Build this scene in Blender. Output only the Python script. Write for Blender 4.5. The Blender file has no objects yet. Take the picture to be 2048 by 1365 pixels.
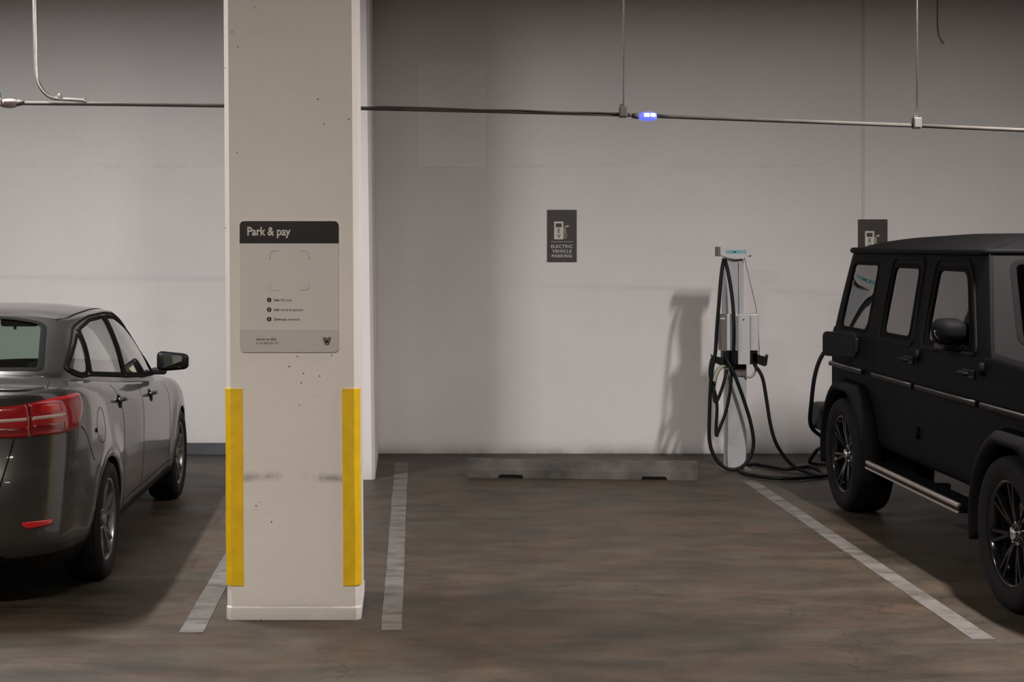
import bpy, bmesh, math, random
import numpy as np
from mathutils import Vector, Matrix
from mathutils.bvhtree import BVHTree
PI = math.pi
random.seed(7)
scene = bpy.context.scene
COL = scene.collection

# ------------------------------------------------------------------ camera, world, light, exposure
F_PX, CAM_H, VPX, VPY = 3030.0, 1.84, 815.0, 490.0
cam_d = bpy.data.cameras.new('camera')
cam_d.sensor_width = 36.0
cam_d.lens = F_PX / 2048 * 36.0
cam_d.shift_x = (1024 - VPX) / 2048
cam_d.shift_y = -(682.5 - VPY) / 2048
cam_d.clip_end = 200
cam = bpy.data.objects.new('camera', cam_d)
COL.objects.link(cam)
cam.location = (0, 0, CAM_H)
cam.rotation_euler = (PI / 2, 0, 0)
scene.camera = cam

world = bpy.data.worlds.new('world')
scene.world = world
world.use_nodes = True
world.node_tree.nodes['Background'].inputs[0].default_value = (0.9, 0.92, 1.0, 1)
world.node_tree.nodes['Background'].inputs[1].default_value = 0.004

vs = scene.view_settings
vs.view_transform = 'Standard'
vs.look = 'None'
vs.gamma = 1.0
vs.use_curve_mapping = False
vs.exposure = 1.32

WARM = (1.0, 0.89, 0.79)
NEUT = (1.0, 0.915, 0.875)
COOL = (1.0, 0.97, 0.965)
# ceiling strip lights: x, y, z, turn, power, colour
FIXTURES = [
    (3.54, 7.52, 4.05, PI / 2, 140, NEUT),
    (-2.90, 8.70, 4.05, PI / 2, 118, COOL),
    (-1.55, 2.60, 4.05, 0.0, 112, WARM),
    (2.30, -1.5, 4.05, 0.0, 25, WARM),
    (-5.6, 4.2, 4.05, 0.0, 25, COOL),
]

D_WALL = 13.34


def P(u, v, d):
    """point at depth d whose direction is that of pixel u, v"""
    return Vector(((u - VPX) * d / F_PX, d, CAM_H - (v - VPY) * d / F_PX))


# ------------------------------------------------------------------ materials
def new_mat(name):
    m = bpy.data.materials.new(name)
    m.use_nodes = True
    nt = m.node_tree
    return m, nt, nt.nodes['Principled BSDF'], nt.links


def pmat(name, col, rough=0.5, metal=0.0, coat=0.0, spec=0.5, var=0.0, scale=30.0, bump=0.0, emit=None, estr=0.0,
         coat_rough=0.04):
    m, nt, b, L = new_mat(name)
    b.inputs['Base Color'].default_value = (*col, 1)
    b.inputs['Roughness'].default_value = rough
    b.inputs['Metallic'].default_value = metal
    b.inputs['Coat Weight'].default_value = coat
    b.inputs['Coat Roughness'].default_value = coat_rough
    b.inputs['Specular IOR Level'].default_value = spec
    if emit:
        b.inputs['Emission Color'].default_value = (*emit, 1)
        b.inputs['Emission Strength'].default_value = estr
    if var > 0 or bump > 0:
        tc = nt.nodes.new('ShaderNodeTexCoord')
        n = nt.nodes.new('ShaderNodeTexNoise')
        n.inputs['Scale'].default_value = scale
        n.inputs['Detail'].default_value = 5
        L.new(tc.outputs['Object'], n.inputs['Vector'])
        if var > 0:
            r = nt.nodes.new('ShaderNodeValToRGB')
            r.color_ramp.elements[0].position = 0.3
            r.color_ramp.elements[1].position = 0.7
            r.color_ramp.elements[0].color = (*[c * (1 - var) for c in col], 1)
            r.color_ramp.elements[1].color = (*[min(1, c * (1 + var)) for c in col], 1)
            L.new(n.outputs['Fac'], r.inputs['Fac'])
            L.new(r.outputs['Color'], b.inputs['Base Color'])
        if bump > 0:
            bp = nt.nodes.new('ShaderNodeBump')
            bp.inputs['Strength'].default_value = bump
            bp.inputs['Distance'].default_value = 0.004
            L.new(n.outputs['Fac'], bp.inputs['Height'])
            L.new(bp.outputs['Normal'], b.inputs['Normal'])
    return m


def glass_mat(name, tint, fmul=1.6, ior=1.5, rough=0.02):
    m = bpy.data.materials.new(name)
    m.use_nodes = True
    nt = m.node_tree
    nt.nodes.clear()
    L = nt.links
    out = nt.nodes.new('ShaderNodeOutputMaterial')
    tr = nt.nodes.new('ShaderNodeBsdfTransparent')
    tr.inputs[0].default_value = (*tint, 1)
    gl = nt.nodes.new('ShaderNodeBsdfGlossy')
    gl.inputs['Roughness'].default_value = rough
    geo = nt.nodes.new('ShaderNodeNewGeometry')
    dt = nt.nodes.new('ShaderNodeVectorMath')
    dt.operation = 'DOT_PRODUCT'
    L.new(geo.outputs['Normal'], dt.inputs[0])
    L.new(geo.outputs['Incoming'], dt.inputs[1])

    def mt(op, x, y=None, cl=False):
        n = nt.nodes.new('ShaderNodeMath')
        n.operation = op
        n.use_clamp = cl
        for i_, q in enumerate((x, y)):
            if q is None:
                continue
            if isinstance(q, (int, float)):
                n.inputs[i_].default_value = q
            else:
                L.new(q, n.inputs[i_])
        return n.outputs[0]
    # thin pane: Schlick reflectance of both faces
    c5 = mt('POWER', mt('SUBTRACT', 1.0, mt('ABSOLUTE', dt.outputs['Value'])), 5.0)
    fac = mt('MULTIPLY', mt('ADD', mt('MULTIPLY', c5, 0.96), 0.04), fmul, True)
    mx = nt.nodes.new('ShaderNodeMixShader')
    L.new(fac, mx.inputs[0])
    L.new(tr.outputs[0], mx.inputs[1])
    L.new(gl.outputs[0], mx.inputs[2])
    L.new(mx.outputs[0], out.inputs[0])
    return m


def ramp(nt, p0, c0, p1, c1):
    r = nt.nodes.new('ShaderNodeValToRGB')
    r.color_ramp.elements[0].position = p0
    r.color_ramp.elements[0].color = (*c0, 1) if len(c0) == 3 else c0
    r.color_ramp.elements[1].position = p1
    r.color_ramp.elements[1].color = (*c1, 1) if len(c1) == 3 else c1
    return r


def noise(nt, vec, scale, detail=4, rough=0.55, sc3=None, dist=0.0):
    if sc3:
        mp = nt.nodes.new('ShaderNodeMapping')
        mp.inputs['Scale'].default_value = sc3
        nt.links.new(vec, mp.inputs['Vector'])
        vec = mp.outputs['Vector']
    n = nt.nodes.new('ShaderNodeTexNoise')
    n.inputs['Scale'].default_value = scale
    n.inputs['Detail'].default_value = detail
    n.inputs['Roughness'].default_value = rough
    n.inputs['Distortion'].default_value = dist
    nt.links.new(vec, n.inputs['Vector'])
    return n.outputs['Fac']


def mixc(nt, fac, a, b, mode='MIX'):
    m = nt.nodes.new('ShaderNodeMix')
    m.data_type = 'RGBA'
    m.blend_type = mode
    for sock, val in ((m.inputs[0], fac), (m.inputs[6], a), (m.inputs[7], b)):
        if hasattr(val, 'links') or isinstance(val, bpy.types.NodeSocket):
            nt.links.new(val, sock)
        elif isinstance(val, (int, float)):
            sock.default_value = val
        else:
            sock.default_value = (*val, 1)
    return m.outputs[2]


def mth(nt, op, a, b=None, clamp=False):
    m = nt.nodes.new('ShaderNodeMath')
    m.operation = op
    m.use_clamp = clamp
    for i, val in enumerate((a, b)):
        if val is None:
            continue
        if isinstance(val, bpy.types.NodeSocket):
            nt.links.new(val, m.inputs[i])
        else:
            m.inputs[i].default_value = val
    return m.outputs[0]


def band(nt, x, centre, half):
    """1 at centre falling to 0 at +-half"""
    d = mth(nt, 'ABSOLUTE', mth(nt, 'SUBTRACT', x, centre))
    return mth(nt, 'SUBTRACT', 1.0, mth(nt, 'DIVIDE', d, half), True)


def wall_paint(name, col, dirt=0.5, holes=0.0, lines=()):
    m, nt, b, L = new_mat(name)
    tc = nt.nodes.new('ShaderNodeTexCoord')
    vec = tc.outputs['Object']
    sep = nt.nodes.new('ShaderNodeSeparateXYZ')
    L.new(vec, sep.inputs[0])
    n1 = noise(nt, vec, 0.9, 4)
    n2 = noise(nt, vec, 26, 5, 0.6)
    r1 = ramp(nt, 0.3, tuple(c * 0.94 for c in col), 0.7, tuple(min(1, c * 1.03) for c in col))
    L.new(n1, r1.inputs[0])
    c = mixc(nt, 0.10, r1.outputs[0], n2, 'OVERLAY')
    # splash dirt close to the floor, ragged
    n3 = noise(nt, vec, 5, 6, 0.65, (1.0, 1.0, 0.8))
    low = mth(nt, 'SUBTRACT', 1.0, mth(nt, 'DIVIDE', sep.outputs['Z'], 0.16), True)
    dmask = mth(nt, 'MULTIPLY', mth(nt, 'MULTIPLY', low, low), mth(nt, 'MULTIPLY', n3, dirt * 2), True)
    c = mixc(nt, dmask, c, (0.11, 0.095, 0.08))
    nl = noise(nt, vec, 3.0, 5, 0.7)
    for (z, half, amt) in lines:
        zz = mth(nt, 'ADD', sep.outputs['Z'], mth(nt, 'MULTIPLY', mth(nt, 'SUBTRACT', nl, 0.5), half * 3))
        gate = ramp(nt, 0.46, (0, 0, 0), 0.56, (1, 1, 1))
        L.new(noise(nt, vec, 3.6, 4, 0.7, (1, 1, 0.3)), gate.inputs[0])
        bm_ = mth(nt, 'MULTIPLY', mth(nt, 'MULTIPLY', band(nt, zz, z, half), gate.outputs[0]), mth(nt, 'MULTIPLY', nl, amt), True)
        c = mixc(nt, bm_, c, (0.17, 0.14, 0.115))
    if holes > 0:
        vo = nt.nodes.new('ShaderNodeTexVoronoi')
        vo.inputs['Scale'].default_value = 21
        L.new(vec, vo.inputs['Vector'])
        sel = mth(nt, 'GREATER_THAN', noise(nt, vec, 3.1, 2), 0.56)
        hole = mth(nt, 'MULTIPLY', mth(nt, 'LESS_THAN', vo.outputs['Distance'], 0.085), sel)
        c = mixc(nt, mth(nt, 'MULTIPLY', hole, holes), c, (0.07, 0.05, 0.035))
    L.new(c, b.inputs['Base Color'])
    b.inputs['Roughness'].default_value = 0.75
    b.inputs['Specular IOR Level'].default_value = 0.25
    bp = nt.nodes.new('ShaderNodeBump')
    bp.inputs['Strength'].default_value = 0.22
    bp.inputs['Distance'].default_value = 0.004
    L.new(noise(nt, vec, 38, 6, 0.6), bp.inputs['Height'])
    L.new(bp.outputs['Normal'], b.inputs['Normal'])
    return m


def floor_mat():
    m, nt, b, L = new_mat('worn_concrete_floor')
    tc = nt.nodes.new('ShaderNodeTexCoord')
    vec = tc.outputs['Object']
    sep = nt.nodes.new('ShaderNodeSeparateXYZ')
    L.new(vec, sep.inputs[0])
    streak = noise(nt, vec, 1.0, 6, 0.62, (0.8, 2.4, 1), 0.8)
    blot = noise(nt, vec, 0.55, 4, 0.55)
    fine = noise(nt, vec, 70, 4, 0.75, (0.7, 1, 1))
    patch = noise(nt, vec, 2.6, 6, 0.66, (0.9, 1.5, 1), 0.3)
    tint = noise(nt, vec, 1.9, 4, 0.6, (1.0, 1.6, 1))
    r1 = ramp(nt, 0.32, (0.024, 0.019, 0.0145), 0.70, (0.074, 0.057, 0.042))
    L.new(streak, r1.inputs[0])
    r2 = ramp(nt, 0.35, (0.036, 0.032, 0.027), 0.7, (0.064, 0.046, 0.032))
    L.new(blot, r2.inputs[0])
    c = mixc(nt, 0.45, r1.outputs[0], r2.outputs[0])
    r3 = ramp(nt, 0.36, (0.70, 0.70, 0.70), 0.66, (1.30, 1.28, 1.25))
    L.new(patch, r3.inputs[0])
    c = mixc(nt, 1.0, c, r3.outputs[0], 'MULTIPLY')
    r4 = ramp(nt, 0.40, (0.95, 1.03, 1.0), 0.62, (1.10, 0.97, 0.90))
    L.new(tint, r4.inputs[0])
    c = mixc(nt, 1.0, c, r4.outputs[0], 'MULTIPLY')
    r5 = ramp(nt, 0.25, (0.72, 0.72, 0.72), 0.75, (1.28, 1.28, 1.28))
    L.new(fine, r5.inputs[0])
    c = mixc(nt, 1.0, c, r5.outputs[0], 'MULTIPLY')
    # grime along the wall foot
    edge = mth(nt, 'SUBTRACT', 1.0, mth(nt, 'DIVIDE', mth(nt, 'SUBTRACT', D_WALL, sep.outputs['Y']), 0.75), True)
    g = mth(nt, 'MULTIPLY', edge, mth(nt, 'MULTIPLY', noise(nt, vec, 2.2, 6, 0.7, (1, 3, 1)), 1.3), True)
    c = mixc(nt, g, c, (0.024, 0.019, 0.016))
    # dark spots
    spots = ramp(nt, 0.72, (0, 0, 0), 0.78, (1, 1, 1))
    L.new(noise(nt, vec, 3.2, 3, 0.5, (1, 1.6, 1)), spots.inputs[0])
    c = mixc(nt, mth(nt, 'MULTIPLY', spots.outputs[0], 0.55), c, (0.02, 0.017, 0.014))
    # hairline cracks
    vo = nt.nodes.new('ShaderNodeTexVoronoi')
    vo.feature = 'DISTANCE_TO_EDGE'
    vo.inputs['Scale'].default_value = 0.33
    dv = nt.nodes.new('ShaderNodeVectorMath')
    dv.operation = 'ADD'
    nz = nt.nodes.new('ShaderNodeTexNoise')
    nz.inputs['Scale'].default_value = 2.2
    nz.inputs['Detail'].default_value = 6
    L.new(vec, nz.inputs['Vector'])
    L.new(vec, dv.inputs[0])
    L.new(nz.outputs['Color'], dv.inputs[1])
    L.new(dv.outputs[0], vo.inputs['Vector'])
    crack = mth(nt, 'LESS_THAN', vo.outputs['Distance'], 0.0016)
    c = mixc(nt, mth(nt, 'MULTIPLY', crack, 0.5), c, (0.015, 0.012, 0.01))
    L.new(c, b.inputs['Base Color'])
    rr = ramp(nt, 0.3, (0.42, 0.42, 0.42), 0.7, (0.62, 0.62, 0.62))
    L.new(streak, rr.inputs[0])
    L.new(rr.outputs[0], b.inputs['Roughness'])
    b.inputs['Specular IOR Level'].default_value = 0.35
    bp = nt.nodes.new('ShaderNodeBump')
    bp.inputs['Strength'].default_value = 0.15
    bp.inputs['Distance'].default_value = 0.004
    L.new(noise(nt, vec, 9, 7, 0.65, (0.6, 1.5, 1)), bp.inputs['Height'])
    L.new(bp.outputs['Normal'], b.inputs['Normal'])
    return m


def stripe_mat():
    m, nt, b, L = new_mat('worn_white_road_paint')
    tc = nt.nodes.new('ShaderNodeTexCoord')
    vec = tc.outputs['Object']
    n = noise(nt, vec, 3.0, 7, 0.7, (1.2, 3.2, 1))
    r = ramp(nt, 0.36, (0.060, 0.052, 0.044), 0.56, (0.138, 0.129, 0.120))
    L.new(n, r.inputs[0])
    L.new(r.outputs[0], b.inputs['Base Color'])
    b.inputs['Roughness'].default_value = 0.6
    return m


M = {}
M['wall'] = wall_paint('off_white_painted_concrete', (0.71, 0.69, 0.68), 0.55, 0.0, ((2.54, 0.03, 0.16),))
M['pillar'] = wall_paint('off_white_painted_pillar', (0.74, 0.71, 0.675), 0.25, 0.9, ((0.70, 0.028, 1.1), (0.066, 0.01, 0.5)))
M['pillar_rear'] = wall_paint('white_painted_rear_pillar', (0.76, 0.72, 0.71), 0.2)
M['wall_light_patch'] = wall_paint('pale_wall_painted_light', (0.755, 0.742, 0.742), 0.0)  # wall colour made paler, a light pattern put into the paint
M['seam'] = pmat('wall_joint_sealant', (0.60, 0.57, 0.55), 0.8)
M['ceiling'] = pmat('grey_concrete_ceiling', (0.42, 0.40, 0.38), 0.9, var=0.15, scale=2)
M['base'] = pmat('blue_grey_base_paint', (0.060, 0.064, 0.074), 0.6, var=0.15, scale=6)
M['floor'] = floor_mat()
M['stripe'] = stripe_mat()
M['yellow'] = pmat('yellow_guard_rubber', (0.80, 0.51, 0.004), 0.55, var=0.10, scale=14, bump=0.1)
M['concrete'] = pmat('stained_precast_concrete', (0.070, 0.064, 0.057), 0.85, var=0.55, scale=5, bump=0.5)
M['black'] = pmat('black_plastic', (0.006, 0.006, 0.007), 0.45, spec=0.2)
M['void'] = pmat('black_underbody', (0.006, 0.006, 0.006), 0.9, spec=0.1)
M['rubber'] = pmat('tyre_rubber', (0.007, 0.007, 0.0075), 0.75, spec=0.2, var=0.2, scale=20)
M['galv'] = pmat('galvanised_steel', (0.55, 0.54, 0.52), 0.32, 0.9, var=0.08, scale=20)
M['galv_dull'] = pmat('dull_grey_conduit', (0.075, 0.069, 0.063), 0.7, 0.0, spec=0.15, var=0.12, scale=12)
M['box'] = pmat('grey_painted_box', (0.095, 0.088, 0.08), 0.6)
M['sign_white'] = pmat('satin_white_sign', (0.62, 0.595, 0.575), 0.35)
M['sign_foot'] = pmat('satin_grey_sign', (0.52, 0.50, 0.485), 0.35)
M['sign_black'] = pmat('satin_black_sign', (0.016, 0.015, 0.016), 0.3)
M['sign_ink'] = pmat('black_sign_ink', (0.012, 0.012, 0.012), 0.5)
M['sign_ink_soft'] = pmat('grey_sign_ink', (0.17, 0.16, 0.155), 0.5)
M['sign_edge'] = pmat('pale_sign_line', (0.45, 0.435, 0.42), 0.5)
M['sign_hatch'] = pmat('mid_grey_sign_print', (0.16, 0.155, 0.15), 0.5)
M['ev_plate'] = pmat('charcoal_sign_plate', (0.045, 0.040, 0.038), 0.5)
M['ev_ink'] = pmat('cream_sign_print', (0.60, 0.585, 0.53), 0.5)
M['ch_silver'] = pmat('silver_grey_charger_paint', (0.46, 0.47, 0.48), 0.4, 0.15)
M['ch_post'] = pmat('pale_grey_post_paint', (0.42, 0.44, 0.455), 0.45, 0.1, var=0.06, scale=6)
M['ch_dark'] = pmat('dark_grey_charger_plastic', (0.11, 0.10, 0.095), 0.5)
M['teal'] = pmat('teal_lettering', (0.0, 0.27, 0.30), 0.4)
M['grip'] = pmat('grey_connector_plastic', (0.27, 0.265, 0.22), 0.45)
M['cable'] = pmat('black_cable_rubber', (0.005, 0.006, 0.007), 0.5, spec=0.2)
M['wire'] = pmat('thin_dark_wire', (0.06, 0.055, 0.05), 0.5)
M['blue_led'] = pmat('lit_blue_white_lens', (0.6, 0.65, 1.0), 0.3, emit=(0.50, 0.58, 1.0), estr=5.0)
M['blue_lens'] = pmat('blue_lens_plastic', (0.10, 0.12, 0.45), 0.3, emit=(0.15, 0.2, 1.0), estr=0.35)
M['lens_dull'] = pmat('dull_lens_plastic', (0.23, 0.17, 0.17), 0.4)
M['green'] = pmat('green_tape', (0.03, 0.22, 0.13), 0.5)
M['paint_sedan'] = pmat('dark_grey_metallic_paint', (0.030, 0.028, 0.026), 0.36, 0.35, coat=0.8, var=0.12, scale=3, coat_rough=0.06)
M['seam_dark'] = pmat('panel_gap', (0.006, 0.006, 0.006), 0.8, spec=0.1)
M['glass_clear'] = glass_mat('pale_green_car_glass', (0.62, 0.72, 0.66), 1.7)
M['glass_side'] = glass_mat('grey_green_side_glass', (0.42, 0.46, 0.43), 2.3)
M['glass_dark'] = glass_mat('dark_tinted_car_glass', (0.09, 0.09, 0.09), 1.9)
M['glass_screen'] = glass_mat('dark_windscreen_glass', (0.30, 0.31, 0.32), 1.2)
M['seal'] = pmat('black_window_seal', (0.005, 0.005, 0.005), 0.75, spec=0.06)
M['red'] = pmat('red_lamp_plastic', (0.24, 0.006, 0.009), 0.22, coat=1.0)
M['red_bright'] = pmat('bright_red_reflector', (0.42, 0.008, 0.01), 0.2, coat=1.0)
M['red_deep'] = pmat('deep_red_lamp_plastic', (0.12, 0.003, 0.005), 0.25, coat=1.0)
M['lamp_white'] = pmat('clear_lamp_strip', (0.36, 0.28, 0.24), 0.25, coat=1.0)
M['alloy'] = pmat('grey_alloy', (0.16, 0.155, 0.145), 0.3, 0.85)
M['alloy_dark'] = pmat('gloss_black_alloy', (0.006, 0.006, 0.007), 0.16, 0.0, coat=0.3, spec=0.3)
M['chrome'] = pmat('bright_chrome', (0.75, 0.75, 0.75), 0.12, 1.0)
M['mirror'] = pmat('mirror_glass', (0.75, 0.80, 0.66), 0.02, 1.0)
M['seat'] = pmat('dark_seat_fabric', (0.03, 0.03, 0.032), 0.85)
M['paint_suv'] = pmat('satin_black_paint', (0.0072, 0.0072, 0.0078), 0.62, 0.0, coat=0.0, spec=0.05)
M['suv_trim'] = pmat('grey_trim_strip', (0.15, 0.145, 0.14), 0.35, 0.5)
M['board'] = pmat('brushed_board_edge', (0.50, 0.45, 0.41), 0.35, 0.6)
M['amber'] = pmat('amber_lens', (0.5, 0.16, 0.02), 0.3, coat=1.0)
M['lamp_housing'] = pmat('white_enamel', (0.75, 0.75, 0.73), 0.5)
M['scuff'] = pmat('brown_crumb', (0.05, 0.035, 0.02), 0.9)


# ------------------------------------------------------------------ object helpers
def tag(o, label=None, cat=None, group=None, kind=None):
    if label:
        o['label'] = label
    if cat:
        o['category'] = cat
    if group:
        o['group'] = group
    if kind:
        o['kind'] = kind
    return o


def empty(name, loc=(0, 0, 0), rz=0.0):
    o = bpy.data.objects.new(name, None)
    COL.objects.link(o)
    o.location = loc
    o.rotation_euler = (0, 0, rz)
    o.empty_display_size = 0.1
    return o


def mesh_obj(name, verts, faces, mat, parent=None, smooth=False, loc=None):
    me = bpy.data.meshes.new(name)
    me.from_pydata([tuple(v) for v in verts], [], [tuple(f) for f in faces])
    me.update()
    if smooth:
        me.polygons.foreach_set('use_smooth', [True] * len(me.polygons))
    me.materials.append(M[mat] if isinstance(mat, str) else mat)
    o = bpy.data.objects.new(name, me)
    COL.objects.link(o)
    if parent:
        o.parent = parent
    if loc:
        o.location = loc
    return o


def fix_normals(o):
    bm = bmesh.new()
    bm.from_mesh(o.data)
    bmesh.ops.recalc_face_normals(bm, faces=bm.faces)
    bm.to_mesh(o.data)
    bm.free()
    return o


def box(name, c, s, mat, parent=None, bevel=0.0, seg=2, rot=None, smooth=False, taper=None):
    """box of size s centred at c; taper(v) may move the vertices in box coordinates"""
    bm = bmesh.new()
    bmesh.ops.create_cube(bm, size=1.0)
    for v in bm.verts:
        v.co = Vector((v.co.x * s[0], v.co.y * s[1], v.co.z * s[2]))
    if bevel > 0:
        bmesh.ops.bevel(bm, geom=bm.edges[:], offset=bevel, segments=seg, profile=0.5, affect='EDGES')
    for v in bm.verts:
        if taper:
            v.co = Vector(taper(v.co))
        if rot is not None:
            v.co = rot @ v.co
        v.co += Vector(c)
    bmesh.ops.recalc_face_normals(bm, faces=bm.faces)
    me = bpy.data.meshes.new(name)
    bm.to_mesh(me)
    bm.free()
    if smooth:
        me.polygons.foreach_set('use_smooth', [True] * len(me.polygons))
    me.materials.append(M[mat])
    o = bpy.data.objects.new(name, me)
    COL.objects.link(o)
    if parent:
        o.parent = parent
    return o


def catmull(pts, n_per=8, closed=False):
    p = [Vector(q) for q in pts]
    k = len(p)
    out = []
    rng = k if closed else k - 1
    for i in range(rng):
        a = p[(i - 1) % k] if (closed or i > 0) else p[0] * 2 - p[1]
        b, c = p[i], p[(i + 1) % k]
        d = p[(i + 2) % k] if (closed or i + 2 < k) else p[-1] * 2 - p[-2]
        for j in range(n_per):
            t = j / n_per
            out.append(0.5 * ((2 * b) + (c - a) * t + (2 * a - 5 * b + 4 * c - d) * t * t +
                              (3 * b - a - 3 * c + d) * t ** 3))
    if not closed:
        out.append(p[-1])
    return out


def tube(name, pts, r, mat, parent=None, n=10, closed=False, smooth_n=0):
    p = catmull(pts, smooth_n, closed) if smooth_n else [Vector(q) for q in pts]
    k = len(p)
    verts, faces = [], []
    nrm = None
    for i in range(k):
        a = p[i - 1] if (i > 0 or closed) else p[0]
        b = p[(i + 1) % k] if (i < k - 1 or closed) else p[-1]
        t = (b - a).normalized()
        if nrm is None:
            h = Vector((0, 0, 1)) if abs(t.z) < 0.9 else Vector((1, 0, 0))
            nrm = (h - t * h.dot(t)).normalized()
        else:
            nrm = (nrm - t * nrm.dot(t))
            nrm = nrm.normalized() if nrm.length > 1e-6 else t.orthogonal().normalized()
        bn = t.cross(nrm)
        rr = r(i / (k - 1)) if callable(r) else r
        for j in range(n):
            a_ = 2 * PI * j / n
            verts.append(p[i] + (nrm * math.cos(a_) + bn * math.sin(a_)) * rr)
    rng = k if closed else k - 1
    for i in range(rng):
        for j in range(n):
            i2 = (i + 1) % k
            faces.append((i * n + j, i * n + (j + 1) % n, i2 * n + (j + 1) % n, i2 * n + j))
    if not closed:
        faces.append(tuple(range(n))[::-1])
        faces.append(tuple((k - 1) * n + j for j in range(n)))
    return fix_normals(mesh_obj(name, verts, faces, mat, parent, True))


def prism(name, poly, axis, a0, a1, mat, parent=None, bevel=0.0, smooth=False):
    """poly in the two other axes (x: y,z  y: x,z  z: x,y) extruded along axis from a0 to a1"""
    def mk(u, v, w):
        return {'x': (w, u, v), 'y': (u, w, v), 'z': (u, v, w)}[axis]
    k = len(poly)
    verts = [mk(u, v, a0) for u, v in poly] + [mk(u, v, a1) for u, v in poly]
    faces = [tuple(range(k)), tuple(range(2 * k - 1, k - 1, -1))]
    faces += [(i, i + k, (i + 1) % k + k, (i + 1) % k) for i in range(k)]
    o = fix_normals(mesh_obj(name, verts, faces, mat, parent))
    if bevel > 0:
        bm = bmesh.new()
        bm.from_mesh(o.data)
        bmesh.ops.bevel(bm, geom=bm.edges[:], offset=bevel, segments=2, profile=0.5, affect='EDGES')
        bm.to_mesh(o.data)
        bm.free()
    return o


def rrect(w, h, r, n=5, cx=0.0, cy=0.0):
    out = []
    for (sx, sy, a0) in ((1, 1, 0), (-1, 1, 90), (-1, -1, 180), (1, -1, 270)):
        for i in range(n + 1):
            a = math.radians(a0 + 90 * i / n)
            out.append((cx + sx * (w / 2 - r) + r * math.cos(a), cy + sy * (h / 2 - r) + r * math.sin(a)))
    return out


def lathe(name, prof, mat, parent=None, n=40, axis='x', centre=(0, 0, 0), closed=True):
    """prof: (radius, offset along axis)"""
    verts, faces = [], []
    k = len(prof)
    for j in range(n):
        a = 2 * PI * j / n
        for (r, h) in prof:
            c, s = r * math.cos(a), r * math.sin(a)
            q = {'x': (h, c, s), 'y': (c, h, s), 'z': (c, s, h)}[axis]
            verts.append(Vector(q) + Vector(centre))
    rng = k if closed else k - 1
    for j in range(n):
        j2 = (j + 1) % n
        for i in range(rng):
            faces.append((j * k + i, j * k + (i + 1) % k, j2 * k + (i + 1) % k, j2 * k + i))
    return fix_normals(mesh_obj(name, verts, faces, mat, parent, True))


def text(name, body, size, loc, mat, parent=None, bold=0.0, align='LEFT', rot=(PI / 2, 0, 0), depth=0.0006, xs=1.0, space=1.0):
    c = bpy.data.curves.new(name, 'FONT')
    c.body = body
    c.size = size
    c.align_x = align
    c.extrude = depth
    c.offset = bold * size
    c.space_character = space
    c.resolution_u = 3
    t = bpy.data.objects.new(name, c)
    COL.objects.link(t)
    dg = bpy.context.evaluated_depsgraph_get()
    dg.update()
    me = bpy.data.meshes.new_from_object(t.evaluated_get(dg))
    bpy.data.objects.remove(t)
    me.name = name
    me.materials.clear()
    me.materials.append(M[mat])
    o = bpy.data.objects.new(name, me)
    COL.objects.link(o)
    R = Matrix.Translation(Vector(loc)) @ Matrix.Rotation(rot[2], 4, 'Z') @ Matrix.Rotation(rot[0], 4, 'X') @ Matrix.Diagonal((xs, 1, 1, 1))
    me.transform(R)
    if parent:
        o.parent = parent
    return o


def copy_tree(o, parent=None):
    c = o.copy()
    COL.objects.link(c)
    c.parent = parent
    for ch in list(o.children):
        copy_tree(ch, c)
    return c


# ------------------------------------------------------------------ the setting
X0, X1, Y0, Z1 = -11.0, 13.0, -9.0, 4.35


def slab(name, x0, x1, y0, y1, z0, z1, mat):
    o = box(name, ((x0 + x1) / 2, (y0 + y1) / 2, (z0 + z1) / 2), (x1 - x0, y1 - y0, z1 - z0), mat)
    return tag(o, kind='structure')


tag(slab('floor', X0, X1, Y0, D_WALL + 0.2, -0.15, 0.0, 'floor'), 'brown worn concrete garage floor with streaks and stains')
tag(slab('ceiling', X0, X1, Y0, D_WALL + 0.2, Z1, Z1 + 0.2, 'ceiling'), 'grey concrete garage ceiling slab')
tag(slab('wall_left', X0 - 0.2, X0, Y0, D_WALL + 0.2, 0, Z1, 'wall'), 'plain off-white garage side wall beyond the sedan')
tag(slab('wall_right', X1, X1 + 0.2, Y0, D_WALL + 0.2, 0, Z1, 'wall'), 'plain off-white garage side wall beyond the black four-wheel drive')
tag(slab('wall_front', X0, X1, Y0 - 0.2, Y0, 0, Z1, 'wall'), 'plain off-white garage wall opposite the parking bays')

# back wall with a control joint (a shallow groove) and its sealant bead
JX = 4.01


def wall_back():
    g, gd = 0.012, 0.005
    prof = [(X0, D_WALL), (JX - g, D_WALL), (JX - g, D_WALL + gd), (JX + g, D_WALL + gd), (JX + g, D_WALL), (X1, D_WALL),
            (X1, D_WALL + 0.2), (X0, D_WALL + 0.2)]
    o = prism('wall_back', prof, 'z', 0, Z1, 'wall')
    tag(o, 'off-white painted concrete wall behind the parking bays', kind='structure')
    box('joint_sealant', (JX, D_WALL + 0.004, Z1 / 2 + 0.5), (0.021, 0.006, Z1 - 1.0), 'seam', o)


wall_back()
o = prism('baseboard_back', [(D_WALL, 0), (D_WALL - 0.05, 0), (D_WALL - 0.035, 0.075), (D_WALL, 0.095)], 'x', X0, -0.86, 'base')
tag(o, 'low dark grey-blue kerb along the wall in front of the sedan', kind='structure')


def painted_light_patch():
    # thin raised square, coloured paler to imitate a patch of light on the wall
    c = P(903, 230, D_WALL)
    o = box('trim_1', (c.x, D_WALL - 0.001, c.z), (0.60, 0.006, 0.92), 'wall_light_patch', bevel=0.002)
    tag(o, 'faint raised square painted as a patch of light on the wall left of the electric vehicle sign', kind='structure')


painted_light_patch()


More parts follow.
